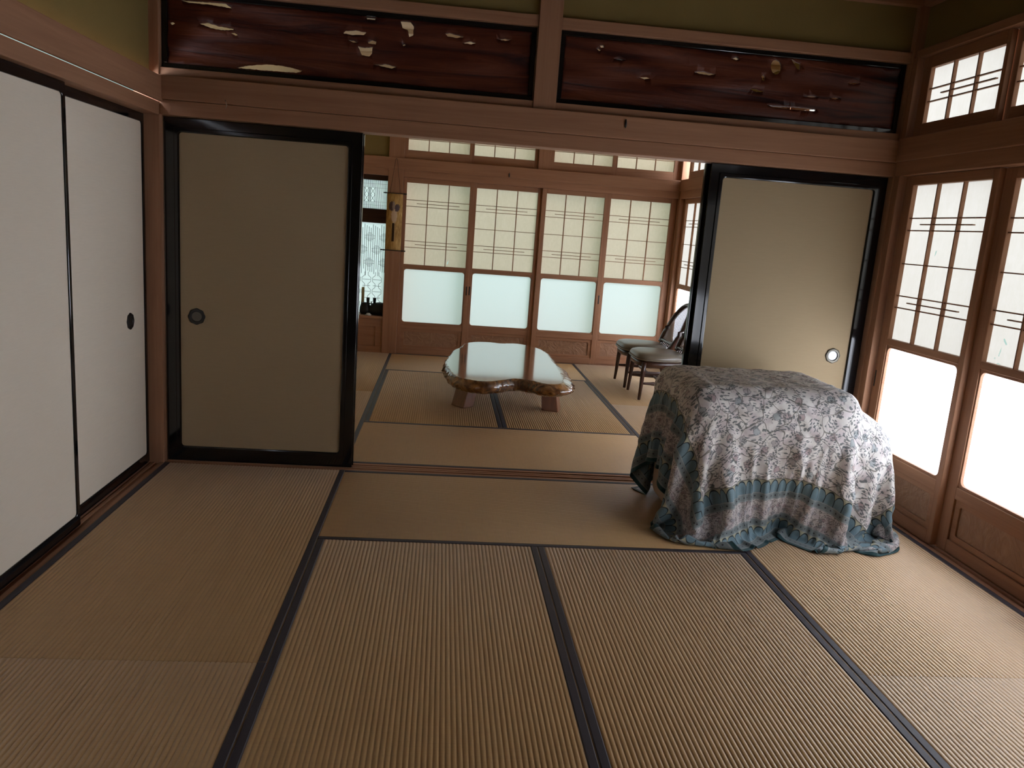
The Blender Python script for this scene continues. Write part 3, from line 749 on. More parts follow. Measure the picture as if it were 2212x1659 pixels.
HR = [[(3.12, 2.281), (3.118, 2.26), (3.106, 2.245), (3.089, 2.242), (3.072, 2.252), (3.062, 2.271), (3.062, 2.293), (3.071, 2.31), (3.088, 2.316), (3.105, 2.309), (3.118, 2.292)], [(2.151, 2.299), (2.173, 2.303), (2.18, 2.292), (2.159, 2.288)], [(2.136, 2.28), (2.149, 2.285), (2.164, 2.277), (2.15, 2.27)], [(2.226, 2.238), (2.262, 2.243), (2.297, 2.238), (2.263, 2.235)], [(2.655, 2.216), (2.707, 2.224), (2.777, 2.213), (2.733, 2.204), (2.68, 2.209)], [(2.373, 2.167), (2.41, 2.171), (2.435, 2.165), (2.402, 2.158)], [(2.839, 2.296), (2.877, 2.311), (2.895, 2.3), (2.87, 2.29)], [(3.165, 2.325), (3.194, 2.313), (3.219, 2.306), (3.221, 2.275), (3.201, 2.282), (3.182, 2.303)], [(3.253, 2.146), (3.296, 2.154), (3.339, 2.151), (3.298, 2.144)], [(3.397, 2.152), (3.434, 2.158), (3.466, 2.152), (3.435, 2.146)], [(3.06, 2.088), (3.12, 2.087), (3.247, 2.091), (3.338, 2.089), (3.333, 2.077), (3.25, 2.074), (3.171, 2.075), (3.093, 2.077)], [(3.016, 2.225), (3.027, 2.236), (3.04, 2.227), (3.036, 2.2), (3.024, 2.205)], [(2.964, 2.16), (3.003, 2.161), (3.043, 2.154), (3.005, 2.148)], [(3.485, 2.236), (3.519, 2.241), (3.557, 2.239), (3.521, 2.228)]]
def ragged(poly):
    out = []
    for (x0, z0), (x1, z1) in zip(poly, poly[1:] + poly[:1]):
        L = math.hypot(x1 - x0, z1 - z0); n = max(2, int(L / .008))
        for k in range(n):
            f = k / n; j = .0012 if k else 0
            out.append((x0 + (x1 - x0) * f + R_.uniform(-j, j), z0 + (z1 - z0) * f + R_.uniform(-j, j)))
    return out
def ranma(x0, x1, holes, label):
    cx = (x0 + x1) / 2
    root = empty('transom_plank', (cx, .067, 1.999)); tag(root, label, 'carved transom', 'carved planks above the sliding doors', 'thing')
    Z0, Z1 = 0, 2.351 - 1.999; fw = .024
    bm = bmesh.new()
    a, b = x0 - cx, x1 - cx
    for q in ((a, b, -.028, .028, Z0, Z0 + fw), (a, b, -.028, .028, Z1 - fw, Z1), (a, a + fw, -.028, .028, Z0 + fw, Z1 - fw), (b - fw, b, -.028, .028, Z0 + fw, Z1 - fw)): box(bm, *q)
    new_obj('frame', bm, 'lacquer', root, bevel=.003)
    A, B, C, D = a + fw - .004, b - fw + .004, Z0 + fw - .004, Z1 - fw + .004
    vs, es = [], []
    def loop(pts):
        s = len(vs); vs.extend(Vector((p[0], p[1])) for p in pts)
        es.extend((s + i, s + (i + 1) % len(pts)) for i in range(len(pts)))
    outer = []
    for (p, q) in (((A, C), (B, C)), ((B, C), (B, D)), ((B, D), (A, D)), ((A, D), (A, C))):
        n = max(1, int(math.hypot(q[0] - p[0], q[1] - p[1]) / .05))
        outer += [(p[0] + (q[0] - p[0]) * i / n, p[1] + (q[1] - p[1]) * i / n) for i in range(n)]
    loop(outer); polys = []
    for h in holes:
        r = [(min(B - .003, max(A + .003, px - cx)), min(D - .003, max(C + .003, pz - 1.999))) for px, pz in ragged(h)]
        loop(r); polys.append(r)
    for i in range(60):
        for j in range(10):
            vs.append(Vector((A + (B - A) * (i + .5 + R_.uniform(-.3, .3)) / 60, C + (D - C) * (j + .5 + R_.uniform(-.3, .3)) / 10)))
    V, E_, F_, _, _, _ = delaunay_2d_cdt(vs, es, [], 1, 1e-5)
    def inside(p, poly):
        c = False
        for (ax, az), (bx, bz) in zip(poly, poly[1:] + poly[:1]):
            if (az > p[1]) != (bz > p[1]) and p[0] < (bx - ax) * (p[1] - az) / (bz - az) + ax: c = not c
        return c
    bm = bmesh.new()
    dep = [(.006 * math.sin(v[0] * 9 + 2 * math.sin(v[1] * 22)) + .004 * math.sin(v[0] * 3.1 + v[1] * 60)) for v in V]
    vf = [bm.verts.new((v[0], -.008 + d, v[1])) for v, d in zip(V, dep)]
    for f in F_:
        c = (sum(V[i][0] for i in f) / len(f), sum(V[i][1] for i in f) / len(f))
        if any(inside(c, p) for p in polys): continue
        bm.faces.new([vf[i] for i in f]).smooth = True
    for v in [v for v in bm.verts if not v.link_faces]: bm.verts.remove(v)
    o = new_obj('carved_plank', bm, ['ranma_plank', 'ranma_cut'], root, smooth=True)
    s = o.modifiers.new('thick', 'SOLIDIFY'); s.thickness = .016; s.offset = 0; s.material_offset_rim = 0
    return root
ranma(.004, 1.826, HL, 'black-framed dark red driftwood plank transom over the left sliding door, with ragged openings')
ranma(1.950, 3.791, HR, 'black-framed dark red driftwood plank transom right of the short post, with a round knot hole')

# ------------------------------------------------------------------ tatami
GT = 'tatami mats of both rooms'
def tatami_mat(x0, x1, y0, y1, along, label):
    g = .0008; x0 += g; x1 -= g; y0 += g; y1 -= g
    cx, cy = (x0 + x1) / 2, (y0 + y1) / 2
    root = empty('tatami_mat', (cx, cy, -.055)); tag(root, label, 'tatami mat', GT, 'thing')
    W = (x1 - x0) if along == 'y' else (y1 - y0); L = (y1 - y0) if along == 'y' else (x1 - x0)
    he = .030; pitch = .0155; top = .055; amp = .0026
    def P(a, b, z): return (a, b, z) if along == 'y' else (-b, a, z)
    bm = bmesh.new()
    us = [-W / 2]
    a = -W / 2 + he
    n = max(1, round((W - 2 * he) / pitch)); pitch = (W - 2 * he) / n
    prof = []
    for k in range(n):
        for q in (0, .12, .3, .5, .7, .88): prof.append((a + (k + q) * pitch, top - amp + amp * math.sin(PI * q) ** .7))
    prof = [(-W / 2, top - .002)] + prof + [(a + n * pitch, top - amp), (W / 2, top - .002)]
    ls = [-L / 2, -L / 2 + .004, L / 2 - .004, L / 2]
    rows = []
    for l in ls:
        dz = .002 if abs(l) > L / 2 - .001 else 0
        rows.append([bm.verts.new(P(u, l, z - dz)) for u, z in prof])
    for A, B in zip(rows, rows[1:]):
        for i in range(len(prof) - 1):
            f = bm.faces.new((A[i], A[i + 1], B[i + 1], B[i])); f.smooth = True
    box(bm, *( (-W/2, W/2, -L/2, L/2, 0, top - .004) if along == 'y' else (-L/2, L/2, -W/2, W/2, 0, top - .004)))
    new_obj('woven_cover', bm, 'tatami_' + along, root)
    for s in (-1, 1):
        bm = bmesh.new(); u0, u1 = sorted((s * (W / 2 + .0001), s * (W / 2 - he)))
        pr = [(u0, top - .003), (u0 + .004, top + .0004), (u1 - .004, top + .0004), (u1, top - .003)]
        A = [bm.verts.new(P(u, -L / 2, z)) for u, z in pr]; B = [bm.verts.new(P(u, L / 2, z)) for u, z in pr]
        for i in range(3): bm.faces.new((A[i], A[i + 1], B[i + 1], B[i]))
        tag(new_obj('border', bm, 'heri', root), 'dark purple-grey cloth border')
X1, X2, X3, X4 = .953, 1.899, 2.85, 3.812
YA, YB, YC, YD = -.952, -1.913, -2.86, -3.82
F0 = .134; F1, F2, F3, F4 = F0 + .952, F0 + 1.901, F0 + 2.853, YF
for a in ((0, X1, YB, 0, 'y', 'tatami mat beside the left sliding doors, reaching the corner post'),
          (0, X1, YD, YB, 'y', 'tatami mat in the lower left corner of the photo'),
          (X1, X3, YA, 0, 'x', 'crosswise tatami mat in front of the threshold'),
          (X1, X2, YC, YA, 'y', 'tatami mat at the bottom centre, left of the middle border'),
          (X2, X3, YC, YA, 'y', 'tatami mat in the foreground, right of the middle border'),
          (X1, X3, YD, YC, 'x', 'crosswise tatami mat below the viewer'),
          (X3, X4, YB, 0, 'y', 'tatami mat under the draped cloth beside the right windows'),
          (X3, X4, YD, YB, 'y', 'tatami mat in the lower right corner of the photo'),
          (0, X1 - .006, F0, F2, 'y', 'far room tatami mat behind the left gold door, nearer half'),
          (0, X1 - .006, F2, F4, 'y', 'far room tatami mat in front of the alcove'),
          (X1 - .006, X3 - .02, F0, F1, 'x', 'crosswise far room tatami mat just beyond the threshold'),
          (X1 - .006, X2 - .006, F1, F3, 'y', 'far room tatami mat under the left legs of the low table'),
          (X2 - .006, X3 - .02, F1, F3, 'y', 'far room tatami mat under the right legs of the low table'),
          (X1 - .006, X3 - .02, F3, F4, 'x', 'crosswise far room tatami mat under the far windows'),
          (X3 - .02, X4, F0, F2, 'y', 'far room tatami mat in front of the chairs, behind the cloth'),
          (X3 - .02, X4, F2, F4, 'y', 'far room tatami mat under the two chairs')):
    tatami_mat(*a)

# ------------------------------------------------------------------ low table
TOPZ = .335
TO = [(1.53, 1.13), (1.484, 1.36), (1.462, 1.62), (1.478, 1.86), (1.51, 2.10), (1.535, 2.30), (1.59, 2.46), (1.625, 2.66), (1.72, 2.80), (1.86, 2.845), (1.97, 2.81), (2.09, 2.86), (2.21, 2.79), (2.30, 2.62), (2.335, 2.38), (2.33, 2.10), (2.335, 1.80), (2.325, 1.50), (2.30, 1.20), (2.255, 1.06), (2.15, 1.03), (2.06, 1.12), (1.96, 1.16), (1.86, 1.08), (1.74, 1.00), (1.62, 1.03)]
def catmull(P, n=6):
    out = []
    N = len(P)
    for i in range(N):
        p0, p1, p2, p3 = [Vector(P[(i + k - 1) % N]) for k in range(4)]
        for k in range(n):
            t = k / n
            out.append(.5 * ((2 * p1) + (p2 - p0) * t + (2 * p0 - 5 * p1 + 4 * p2 - p3) * t * t + (3 * p1 - p0 - 3 * p2 + p3) * t ** 3))
    return out
TC = Vector((1.92, 1.9))
root = empty('low_table', (TC.x, TC.y, 0)); tag(root, 'glossy live-edge burl slab low table on the far tatami', 'low table', kind='thing')
crv = [p - TC for p in catmull([(x + (.02 if x < 1.7 else .012), y) for x, y in TO], 8)]
N = len(crv)
def offs(d, amp, seed):
    out = []
    for i, p in enumerate(crv):
        tn = (crv[(i + 1) % N] - crv[i - 1]).normalized(); nrm = Vector((tn.y, -tn.x))
        if nrm.dot(p) < 0: nrm = -nrm
        w = amp * (math.sin(i * 1.9 + seed) * .5 + .5 * math.sin(i * 2.6) + math.sin(i * .83 + seed * 2) * .6 + R_.uniform(-.45, .45))
        right = max(0, p.x / .42) * (2.6 if p.y < -.05 else 1.2) * (1 if d > 0 else 0)
        out.append(p + nrm * (d * (1 + right) + w))
    return out
levels = [(-.012, .004, TOPZ, 1.0), (0.0, .004, TOPZ - .004, 2.0), (.016, .007, TOPZ - .03, 3.1), (.022, .008, TOPZ - .055, 4.4), (.008, .008, TOPZ - .08, 5.2), (-.03, .006, TOPZ - .094, 6.0)]
bm = bmesh.new(); rings = []
for d, amp, z, sd in levels:
    rings.append([bm.verts.new((q.x, q.y, z)) for q in offs(d, amp, sd)])
for k, (A, B) in enumerate(zip(rings, rings[1:])):
    for i in range(N):
        f = bm.faces.new((A[i], A[(i + 1) % N], B[(i + 1) % N], B[i])); f.material_index = 1; f.smooth = True
bm.faces.new(rings[0]).material_index = 0; bm.faces.new(rings[-1][::-1]).material_index = 1
new_obj('tabletop', bm, ['table_lacquer', 'table_bark'], root)
def leg(cx, cy, rz, w0, d0, w1, d1, lean):
    bm = bmesh.new()
    m = Matrix.Rotation(rz, 3, 'Z'); zt = TOPZ - .085
    lo = [(-w0, -d0), (w0, -d0), (w0, d0), (-w0, d0)]; hi = [(-w1, -d1), (w1, -d1), (w1, d1), (-w1, d1)]
    A = [bm.verts.new(m @ Vector((x / 2, y / 2, .0012))) for x, y in lo]
    B = [bm.verts.new(m @ Vector((x / 2, y / 2, zt)) + Vector((lean[0], lean[1], 0))) for x, y in hi]
    bm.faces.new(A[::-1]); bm.faces.new(B)
    for i in range(4): bm.faces.new((A[i], A[(i + 1) % 4], B[(i + 1) % 4], B[i]))
    for v in bm.verts: v.co += Vector((cx - TC.x, cy - TC.y, 0))
    new_obj('leg', bm, 'table_leg', root, bevel=.006)
leg(1.625, 1.68, .72, .105, .14, .10, .13, (.055, .06))
leg(2.315, 1.70, -.34, .13, .11, .105, .10, (-.03, .03))
leg(1.70, 2.50, -.7, .105, .14, .10, .13, (.04, -.05))
leg(2.22, 2.50, .5, .13, .11, .105, .10, (-.03, -.03))

# ------------------------------------------------------------------ chairs
def seat_outline(k):
    pts = []
    for i in range(36):
        a = 2 * PI * i / 36; c, s = math.cos(a), math.sin(a)
        x = -.005 + .225 * k * math.copysign(abs(c) ** .55, c); y = .245 * k * math.copysign(abs(s) ** .55, s)
        if x > 0: y *= 1 - .22 * (x / .22)
        pts.append((x, y))
    return pts
def make_chair(loc, label):
    root = empty('dining_chair', loc); tag(root, label, 'chair', 'two cane-backed chairs', 'thing')
    zs = .325
    bm = bmesh.new(); rings = []
    for k, z in ((.93, zs + .012), (.985, zs + .020), (1.0, zs + .034), (.985, zs + .050), (.93, zs + .066), (.8, zs + .077), (.5, zs + .084)):
        rings.append([bm.verts.new((x, y, z)) for x, y in seat_outline(k)])
    for A, B in zip(rings, rings[1:]):
        for i in range(36): bm.faces.new((A[i], A[(i + 1) % 36], B[(i + 1) % 36], B[i])).smooth = True
    bm.faces.new(rings[0][::-1]); bm.faces.new(rings[-1]).smooth = True
    seat = new_obj('seat', bm, 'chair_vinyl', root)
    bm = bmesh.new()
    o1 = [Vector((x, y, zs + .024)) for x, y in seat_outline(1.0)]
    tube(bm, o1 + [o1[0]], .0055, 6)
    tag(new_obj('piping', bm, 'chair_vinyl', seat), 'rounded piping around the seat edge')
    bm = bmesh.new(); rings = []
    for k, z in ((.90, zs - .035), (.93, zs - .033), (.94, zs + .012)): rings.append([bm.verts.new((x, y, z)) for x, y in seat_outline(k)])
    for A, B in zip(rings, rings[1:]):
        for i in range(36): bm.faces.new((A[i], A[(i + 1) % 36], B[(i + 1) % 36], B[i])).smooth = True
    bm.faces.new(rings[0][::-1]); bm.faces.new(rings[-1])
    new_obj('seat_frame', bm, 'chair_wood', root)
    fx, fy = -.165, .195
    for s in (-1, 1):
        bm = bmesh.new(); tube(bm, [(fx - .02, s * (fy + .012), 0.0035), (fx - .012, s * (fy + .006), .12), (fx - .006, s * fy, .24), (fx, s * fy, zs)], [.0125, .016, .0195, .023], 10)
        new_obj('leg', bm, 'chair_wood', root)
        bm = bmesh.new(); tube(bm, [(.30, s * .165, .0035), (.255, s * .162, .12), (.215, s * .158, .25), (.20, s * .155, zs)], [.013, .016, .018, .02], 10)
        new_obj('leg', bm, 'chair_wood', root)
        bm = bmesh.new(); a, b = Vector((fx - .012, s * (fy + .005), .145)), Vector((.247, s * .161, .145))
        tube(bm, [a.lerp(b, k / 12) for k in range(13)], [.009 + .006 * math.sin(PI * k / 12) + (.003 if k in (3, 9) else 0) for k in range(13)], 10)
        new_obj('stretcher', bm, 'chair_wood', root)
    bm = bmesh.new(); a, b = Vector((.03, -.182, .145)), Vector((.03, .182, .145))
    tube(bm, [a.lerp(b, k / 12) for k in range(13)], [.009 + .006 * math.sin(PI * k / 12) for k in range(13)], 10)
    new_obj('stretcher', bm, 'chair_wood', root)
    # backrest: arched hoop leaning back
    def bp(y, h):  # h above seat 0..1
        return Vector((.205 + .20 * h ** 1.15, y, zs + .02 + .43 * h))
    bw = .215
    hoop = []
    for i in range(29):
        t = i / 28
        if t < .30: q = (-.165 - (bw - .165) * math.sin(t / .30 * PI / 2), t / .30 * .52)
        elif t > .70: q = (.165 + (bw - .165) * math.sin((1 - t) / .30 * PI / 2), (1 - t) / .30 * .52)
        else:
            a = PI - (t - .30) / .40 * PI; q = (bw * math.cos(a), .52 + .48 * math.sin(a))
        hoop.append(bp(*q))
    bm = bmesh.new(); tube(bm, hoop, [(.031, .021)] * len(hoop), 10)
    new_obj('back_hoop', bm, 'chair_wood', root)
    bm = bmesh.new(); tube(bm, [bp(-.19 + .38 * k / 8, .17) for k in range(9)], [(.019, .013)] * 9, 10)
    new_obj('back_rail', bm, 'chair_wood', root)
    for k in range(6):
        bm = bmesh.new(); y = -.12 + .048 * k
        tube(bm, [bp(y, .0), bp(y, .08), bp(y, .17)], [.006, .009, .006], 8)
        new_obj('spindle', bm, 'chair_wood', root)
    bm = bmesh.new()
    rows = []
    for i in range(15):
        h = .17 + (.985 - .17) * i / 14
        hw = .165 + (bw - .165) * math.sin(min(1, h / .52) * PI / 2) if h < .52 else bw * math.sqrt(max(0, 1 - ((h - .52) / .48) ** 2))
        rows.append([bm.verts.new(bp(-hw + 2 * hw * j / 10, h) + Vector((.02 * (1 - ((j - 5) / 5) ** 2) * 0, 0, 0))) for j in range(11)])
    for A, B in zip(rows, rows[1:]):
        for j in range(10): bm.faces.new((A[j], A[j + 1], B[j + 1], B[j])).smooth = True
    tag(new_obj('cane_back', bm, 'cane', root), 'woven cane back panel')
    return root
make_chair((3.315, 2.95, .003), 'dark wooden cane-back chair with padded seat, nearer the far windows')
make_chair((3.325, 2.44, .003), 'dark wooden cane-back chair with padded seat, half hidden by the black door edge')

# ------------------------------------------------------------------ hanging scroll
root = empty('hanging_scroll', (.911, 3.909, 1.05)); tag(root, 'narrow brown picture scroll hanging on the alcove post', 'hanging scroll', kind='thing')
bm = bmesh.new()
prev = None
for i in range(17):
    z = .56 * i / 16; y = -.004 - .004 * math.sin(i * .9)
    cur = [bm.verts.new((-.079, y, z)), bm.verts.new((.079, y, z))]
    if prev: bm.faces.new((prev[0], prev[1], cur[1], cur[0])).smooth = True
    prev = cur
o = new_obj('picture_sheet', bm, 'scroll_picture', root); s = o.modifiers.new('t', 'SOLIDIFY'); s.thickness = .002
for z, L, nm in ((.56, .115, 'top_rod'), (0.0, .125, 'bottom_rod')):
    bm = bmesh.new(); lathe(bm, [(.0055, -.085), (.0055, .085)], 12, 0, -.007, z, 'x')
    rd = new_obj(nm, bm, 'cord_brown', root)
    for s in (-1, 1):
        bm = bmesh.new(); lathe(bm, [(.006, s * .082), (.0075, s * .09), (.005, s * .11), (.0075, s * L)][::s], 12, 0, -.007, z, 'x')
        new_obj('rod_end', bm, 'black_metal', rd)
bm = bmesh.new(); tube(bm, [(-.05, -.009, .563), (-.008, -.012, .885), (0, -.013, .892), (.008, -.012, .885), (.05, -.009, .563)], .0018, 6)
new_obj('hanging_cord', bm, 'cord_brown', root)
bm = bmesh.new(); tube(bm, [(.911, 3.905, 1.938), (.911, 3.893, 1.938), (.911, 3.890, 1.946)], .0025, 6)
tag(new_obj('hanging_hook', bm, 'black_metal'), 'tiny metal hook on the far beam holding the scroll cord', 'hook', kind='thing')
# small pegs on the beams
for (x, y, z, lab) in ((2.31, -.018, 1.921, 'small dark peg hook on the beam band under the right carved plank'), (2.03, 3.904, 1.872, 'tiny dark peg hook on the beam of the far wall')):
    bm = bmesh.new(); lathe(bm, [(.0012, -.022), (.005, -.014), (.006, .004), (.0035, .014), (.002, .022)], 10, x, y - .004, z)
    tube(bm, [(x, y + .001, z), (x, y - .004, z)], .003, 6)
    tag(new_obj('hanging_hook', bm, 'black_metal'), lab, 'hook', 'peg hooks on the beams', 'thing')
bm = bmesh.new(); tube(bm, [(.318, -.0175, 1.865), (.322, -.021, 1.855), (.327, -.021, 1.838), (.319, -.019, 1.826)], .0022, 6)
simple('clear_plastic', (.45, .33, .26), .3)
tag(new_obj('hanging_hook', bm, 'clear_plastic'), 'tiny pale hook on the beam band above the left sliding door', 'hook', 'peg hooks on the beams', 'thing')

# ------------------------------------------------------------------ alcove objects
sx, sy, sz = .715, 4.06, .374
root = empty('ornament', (sx, sy, sz)); tag(root, 'black sculpted ornament with two upright stubs on the alcove shelf', 'ornament', kind='thing')
bm = bmesh.new()
prof = []
segs = []
def skin(pts, name, mat, parent):
    me = bpy.data.meshes.new(name); vs = [p[0] for p in pts]; es = [(i, i + 1) for i in range(len(pts) - 1)]
    me.from_pydata(vs, es, []); o = bpy.data.objects.new(name, me); COL.objects.link(o); o.parent = parent
    sk = o.modifiers.new('skin', 'SKIN'); sk.use_smooth_shade = True
    for i, p in enumerate(pts): me.skin_vertices[0].data[i].radius = p[1]
    me.skin_vertices[0].data[0].use_root = True
    sb = o.modifiers.new('sub', 'SUBSURF'); sb.levels = 2; sb.render_levels = 2
    me.materials.append(M(mat)); return o
bm = bmesh.new(); lathe(bm, [(.004, .002), (.09, .004), (.105, .03), (.10, .065), (.075, .10), (.045, .122), (.004, .13)], 28, .075, 0, 0, squash=(1.15, .75))
new_obj('rounded_body', bm, 'black_clay', root)
bm = bmesh.new(); lathe(bm, [(.05, .001), (.062, .03), (.058, .07), (.045, .11), (.045, .118), (.004, .119)], 20, -.075, 0, 0, squash=(.9, .8))
new_obj('side_block', bm, 'black_clay', root)
for x0 in (-.045, .022):
    bm = bmesh.new(); lathe(bm, [(.013, .06), (.013, .12), (.0165, .155), (.0165, .17), (.002, .171)], 12, x0, -.01, 0)
    new_obj('upright_stub', bm, 'black_clay', root)
bm = bmesh.new()
box(bm, -.035, .015, -.018, -.006, .02, .075)
for x in (-.031, -.010, .012): tube(bm, [(x, -.012, .07), (x, -.012, .135 if abs(x + .010) < .01 else .12)], .0045, 8)
for z in (.09, .112): tube(bm, [(-.034, -.012, z), (.014, -.012, z)], .005, 8)
new_obj('pierced_middle', bm, 'black_clay', root)
bm = bmesh.new(); lathe(bm, [(.03, .001), (.034, .006), (.022, .012), (.018, .022), (.003, .024)], 20, .688, 3.955, .374)
tag(new_obj('dish', bm, 'white_ceramic'), 'small white dish in front of the black ornament', 'dish', kind='thing')
root = empty('candle', (.607, 4.145, .374)); tag(root, 'tall cream candle in a dark holder beside the door edge', 'candle', kind='thing')
bm = bmesh.new(); lathe(bm, [(.026, .001), (.028, .01), (.014, .018), (.012, .04), (.019, .048), (.019, .075), (.003, .076)], 16)
tag(new_obj('holder', bm, 'black_clay', root), 'dark turned holder')
bm = bmesh.new(); lathe(bm, [(.0155, .07), (.0155, .265), (.006, .27), (.002, .271)], 14)
new_obj('wax_stick', bm, 'cream_candle', root)

# ------------------------------------------------------------------ covered armchair and cloth
def sdbox(P, c, h, r):
    q = np.abs(P - c) - (np.array(h) - r)
    return np.linalg.norm(np.maximum(q, 0), axis=1) + np.minimum(q.max(axis=1), 0) - r
def body(P):
    a = sdbox(P, np.array((2.99, -.45, .545)), (.42, .33, .165), .10)
    b = sdbox(P, np.array((3.33, -.45, .40)), (.30, .31, .18), .16)
    k = .10; h = np.clip(.5 + .5 * (b - a) / k, 0, 1)
    f = b * (1 - h) + a * h - k * h * (1 - h)
    return np.minimum(f, sdbox(P, np.array((3.0, -.36, .22)), (.42, .20, .22), .09))
LX, LY = 1.92, 1.74
def drape():
    d = .022
    nx, ny = int(LX / d) + 1, int(LY / d) + 1
    U, V = np.meshgrid(np.linspace(0, LX, nx), np.linspace(0, LY, ny), indexing='ij')
    ox, oy = 2.57 - .42, -.79 - .60
    th = .0
    X = np.stack([ox + U, oy + V, np.full_like(U, .80) + .004 * np.sin(U * 9) * np.cos(V * 7)], -1)
    rng = np.random.default_rng(5)
    X += rng.normal(0, .0015, X.shape)
    dx, dy = LX / (nx - 1), LY / (ny - 1)
    Pv = X.copy()
    cons = []
    def add(sl1, sl2, L, st): cons.append((sl1, sl2, L, st))
    S = slice
    for o in (0, 1):
        n = (nx - 1 - o + 1) // 2; add((S(o, o + 2 * n, 2), S(None)), (S(o + 1, o + 2 * n + 1, 2), S(None)), dx, 1.0)
        n = (ny - 1 - o + 1) // 2; add((S(None), S(o, o + 2 * n, 2)), (S(None), S(o + 1, o + 2 * n + 1, 2)), dy, 1.0)
    dg = math.hypot(dx, dy)
    for o in (0, 1):
        n = (nx - 1 - o + 1) // 2
        a, b = S(o, o + 2 * n, 2), S(o + 1, o + 2 * n + 1, 2)
        add((a, S(0, ny - 1)), (b, S(1, ny)), dg, .25); add((a, S(1, ny)), (b, S(0, ny - 1)), dg, .25)
    B = 3
    for ax, nn, dd in ((0, nx, dx), (1, ny, dy)):
        for o in range(2):
            idx = np.array([i for i in range(nn - B) if (i // B) % 2 == o])
            if ax == 0: add((idx, S(None)), (idx + B, S(None)), dd * B, .008)
            else: add((S(None), idx), (S(None), idx + B), dd * B, .008)
    dt = 1 / 90.0
    steps = 380
    def keep(F, st):
        g = max(0, 230 - st) * .004
        c = np.array((3.085, -.475)); h = np.array((.62 + g, .462 + g)); r = .24
        q = F[:, :2] - c; a = np.abs(q) - (h - r); d = np.linalg.norm(np.maximum(a, 0), axis=1) - r
        m = (d > 0) & (a.max(axis=1) > 0)
        if m.any():
            am = np.maximum(a[m], 0); n = am / (np.linalg.norm(am, axis=1, keepdims=True) + 1e-9) * np.sign(q[m])
            F[m, :2] -= n * (d[m] * .5)[:, None]
    for st in range(steps):
        damp = .985 if st < 280 else .93
        Vv = (X - Pv) * damp
        mx = np.linalg.norm(Vv, axis=-1, keepdims=True); Vv *= np.minimum(1, .02 / np.maximum(mx, 1e-9))
        Pv = X.copy(); X = X + Vv; X[..., 2] -= 9.8 * dt * dt * .8
        for it in range(9):
            for s1, s2, L, k in cons:
                A, Bq = X[s1], X[s2]
                D = Bq - A; l = np.sqrt((D * D).sum(-1, keepdims=True)) + 1e-9
                if k < .05: corr = D * (.5 * k * np.minimum(0, (l - L * .985)) / l)
                else: corr = D * (.5 * k * (l - L) / l)
                X[s1] = A + corr; X[s2] = Bq - corr
            if it % 3 == 2:
                F = X.reshape(-1, 3); f = body(F) - .012
                m = f < 0
                if m.any():
                    Q = F[m]; e = .002
                    G = np.stack([body(Q + np.eye(3)[i] * e) - body(Q - np.eye(3)[i] * e) for i in range(3)], -1)
                    G /= np.linalg.norm(G, axis=1, keepdims=True) + 1e-9
                    Q2 = Q - G * f[m][:, None]
                    P0 = Pv.reshape(-1, 3)
                    if st > 60:
                        sl = P0[m] - Q2; sl -= G * (sl * G).sum(1, keepdims=True); Q2 = Q2 + sl * .35
                    F[m] = Q2
                low = F[:, 2] < .004
                if low.any():
                    P0 = Pv.reshape(-1, 3)
                    F[low, 2] = .004; F[low, :2] += (P0[low, :2] - F[low, :2]) * (.15 if st < 260 else .5)
                if st > 70: keep(F, st)
                lim = max(0, 200 - st) * .01
                F[:, 1] = np.minimum(F[:, 1], .012 + lim)
                F[:, 0] = np.minimum(F[:, 0], 3.81 + lim)
                X = F.reshape(X.shape)
    return X, U, V
cloth_mat(LX, LY)
Xc, Uc, Vc = drape()
def refine(A):
    def up(a):
        m = (a[:-1] + a[1:]) / 2; o = np.empty((a.shape[0] * 2 - 1,) + a.shape[1:]); o[::2] = a; o[1::2] = m; return o
    return up(up(A).swapaxes(0, 1)).swapaxes(0, 1)
Xc, Uc, Vc = refine(Xc), refine(Uc[..., None])[..., 0], refine(Vc[..., None])[..., 0]
def normals(X):
    gu, gv = np.gradient(X, axis=0), np.gradient(X, axis=1)
    n = np.cross(gu, gv); n /= np.linalg.norm(n, axis=-1, keepdims=True) + 1e-9
    for _ in range(6):
        n[1:-1, 1:-1] = (n[2:, 1:-1] + n[:-2, 1:-1] + n[1:-1, 2:] + n[1:-1, :-2] + n[1:-1, 1:-1]) / 5
    return n / (np.linalg.norm(n, axis=-1, keepdims=True) + 1e-9)
def sstep(x, a, b):
    t_ = np.clip((x - a) / (b - a), 0, 1); return t_ * t_ * (3 - 2 * t_)
Nn = normals(Xc)
disp = np.zeros_like(Uc)
VT, UT = .585, .43
def ridge(d, w):                     # a sharp pinch with a soft shoulder on one side
    return np.exp(-np.abs(d) / w) * .6 + np.exp(-(d / (w * 1.8)) ** 2) * .4
# front flap: (u at the top edge, drift of u down to the hem, width, height, start, end) in cloth metres
for u0, dr, w_, A, s0, s1 in ((.49, .06, .026, .040, .05, 1.0), (.585, .0, .026, .036, .08, 1.0), (.745, .02, .026, .030, .12, 1.0), (.88, .11, .026, .034, .02, 1.0),
                              (1.17, -.05, .024, .026, .10, .95), (1.27, -.10, .022, .024, .03, .85), (1.42, .03, .020, .028, .05, 1.0), (1.49, .03, .020, .026, .05, 1.0), (1.06, -.02, .03, .015, .25, .9), (.67, .02, .02, .014, .45, 1.0)):
    sv = (VT - Vc) / VT
    g = sstep(sv, s0, s0 + .22) * (1 - sstep(sv, s1 - .05, s1 + .18))
    disp += A * g * (ridge(Uc - (u0 + dr * sv), w_) - .28)* (np.abs(Uc - u0 - dr * sv) < .16)
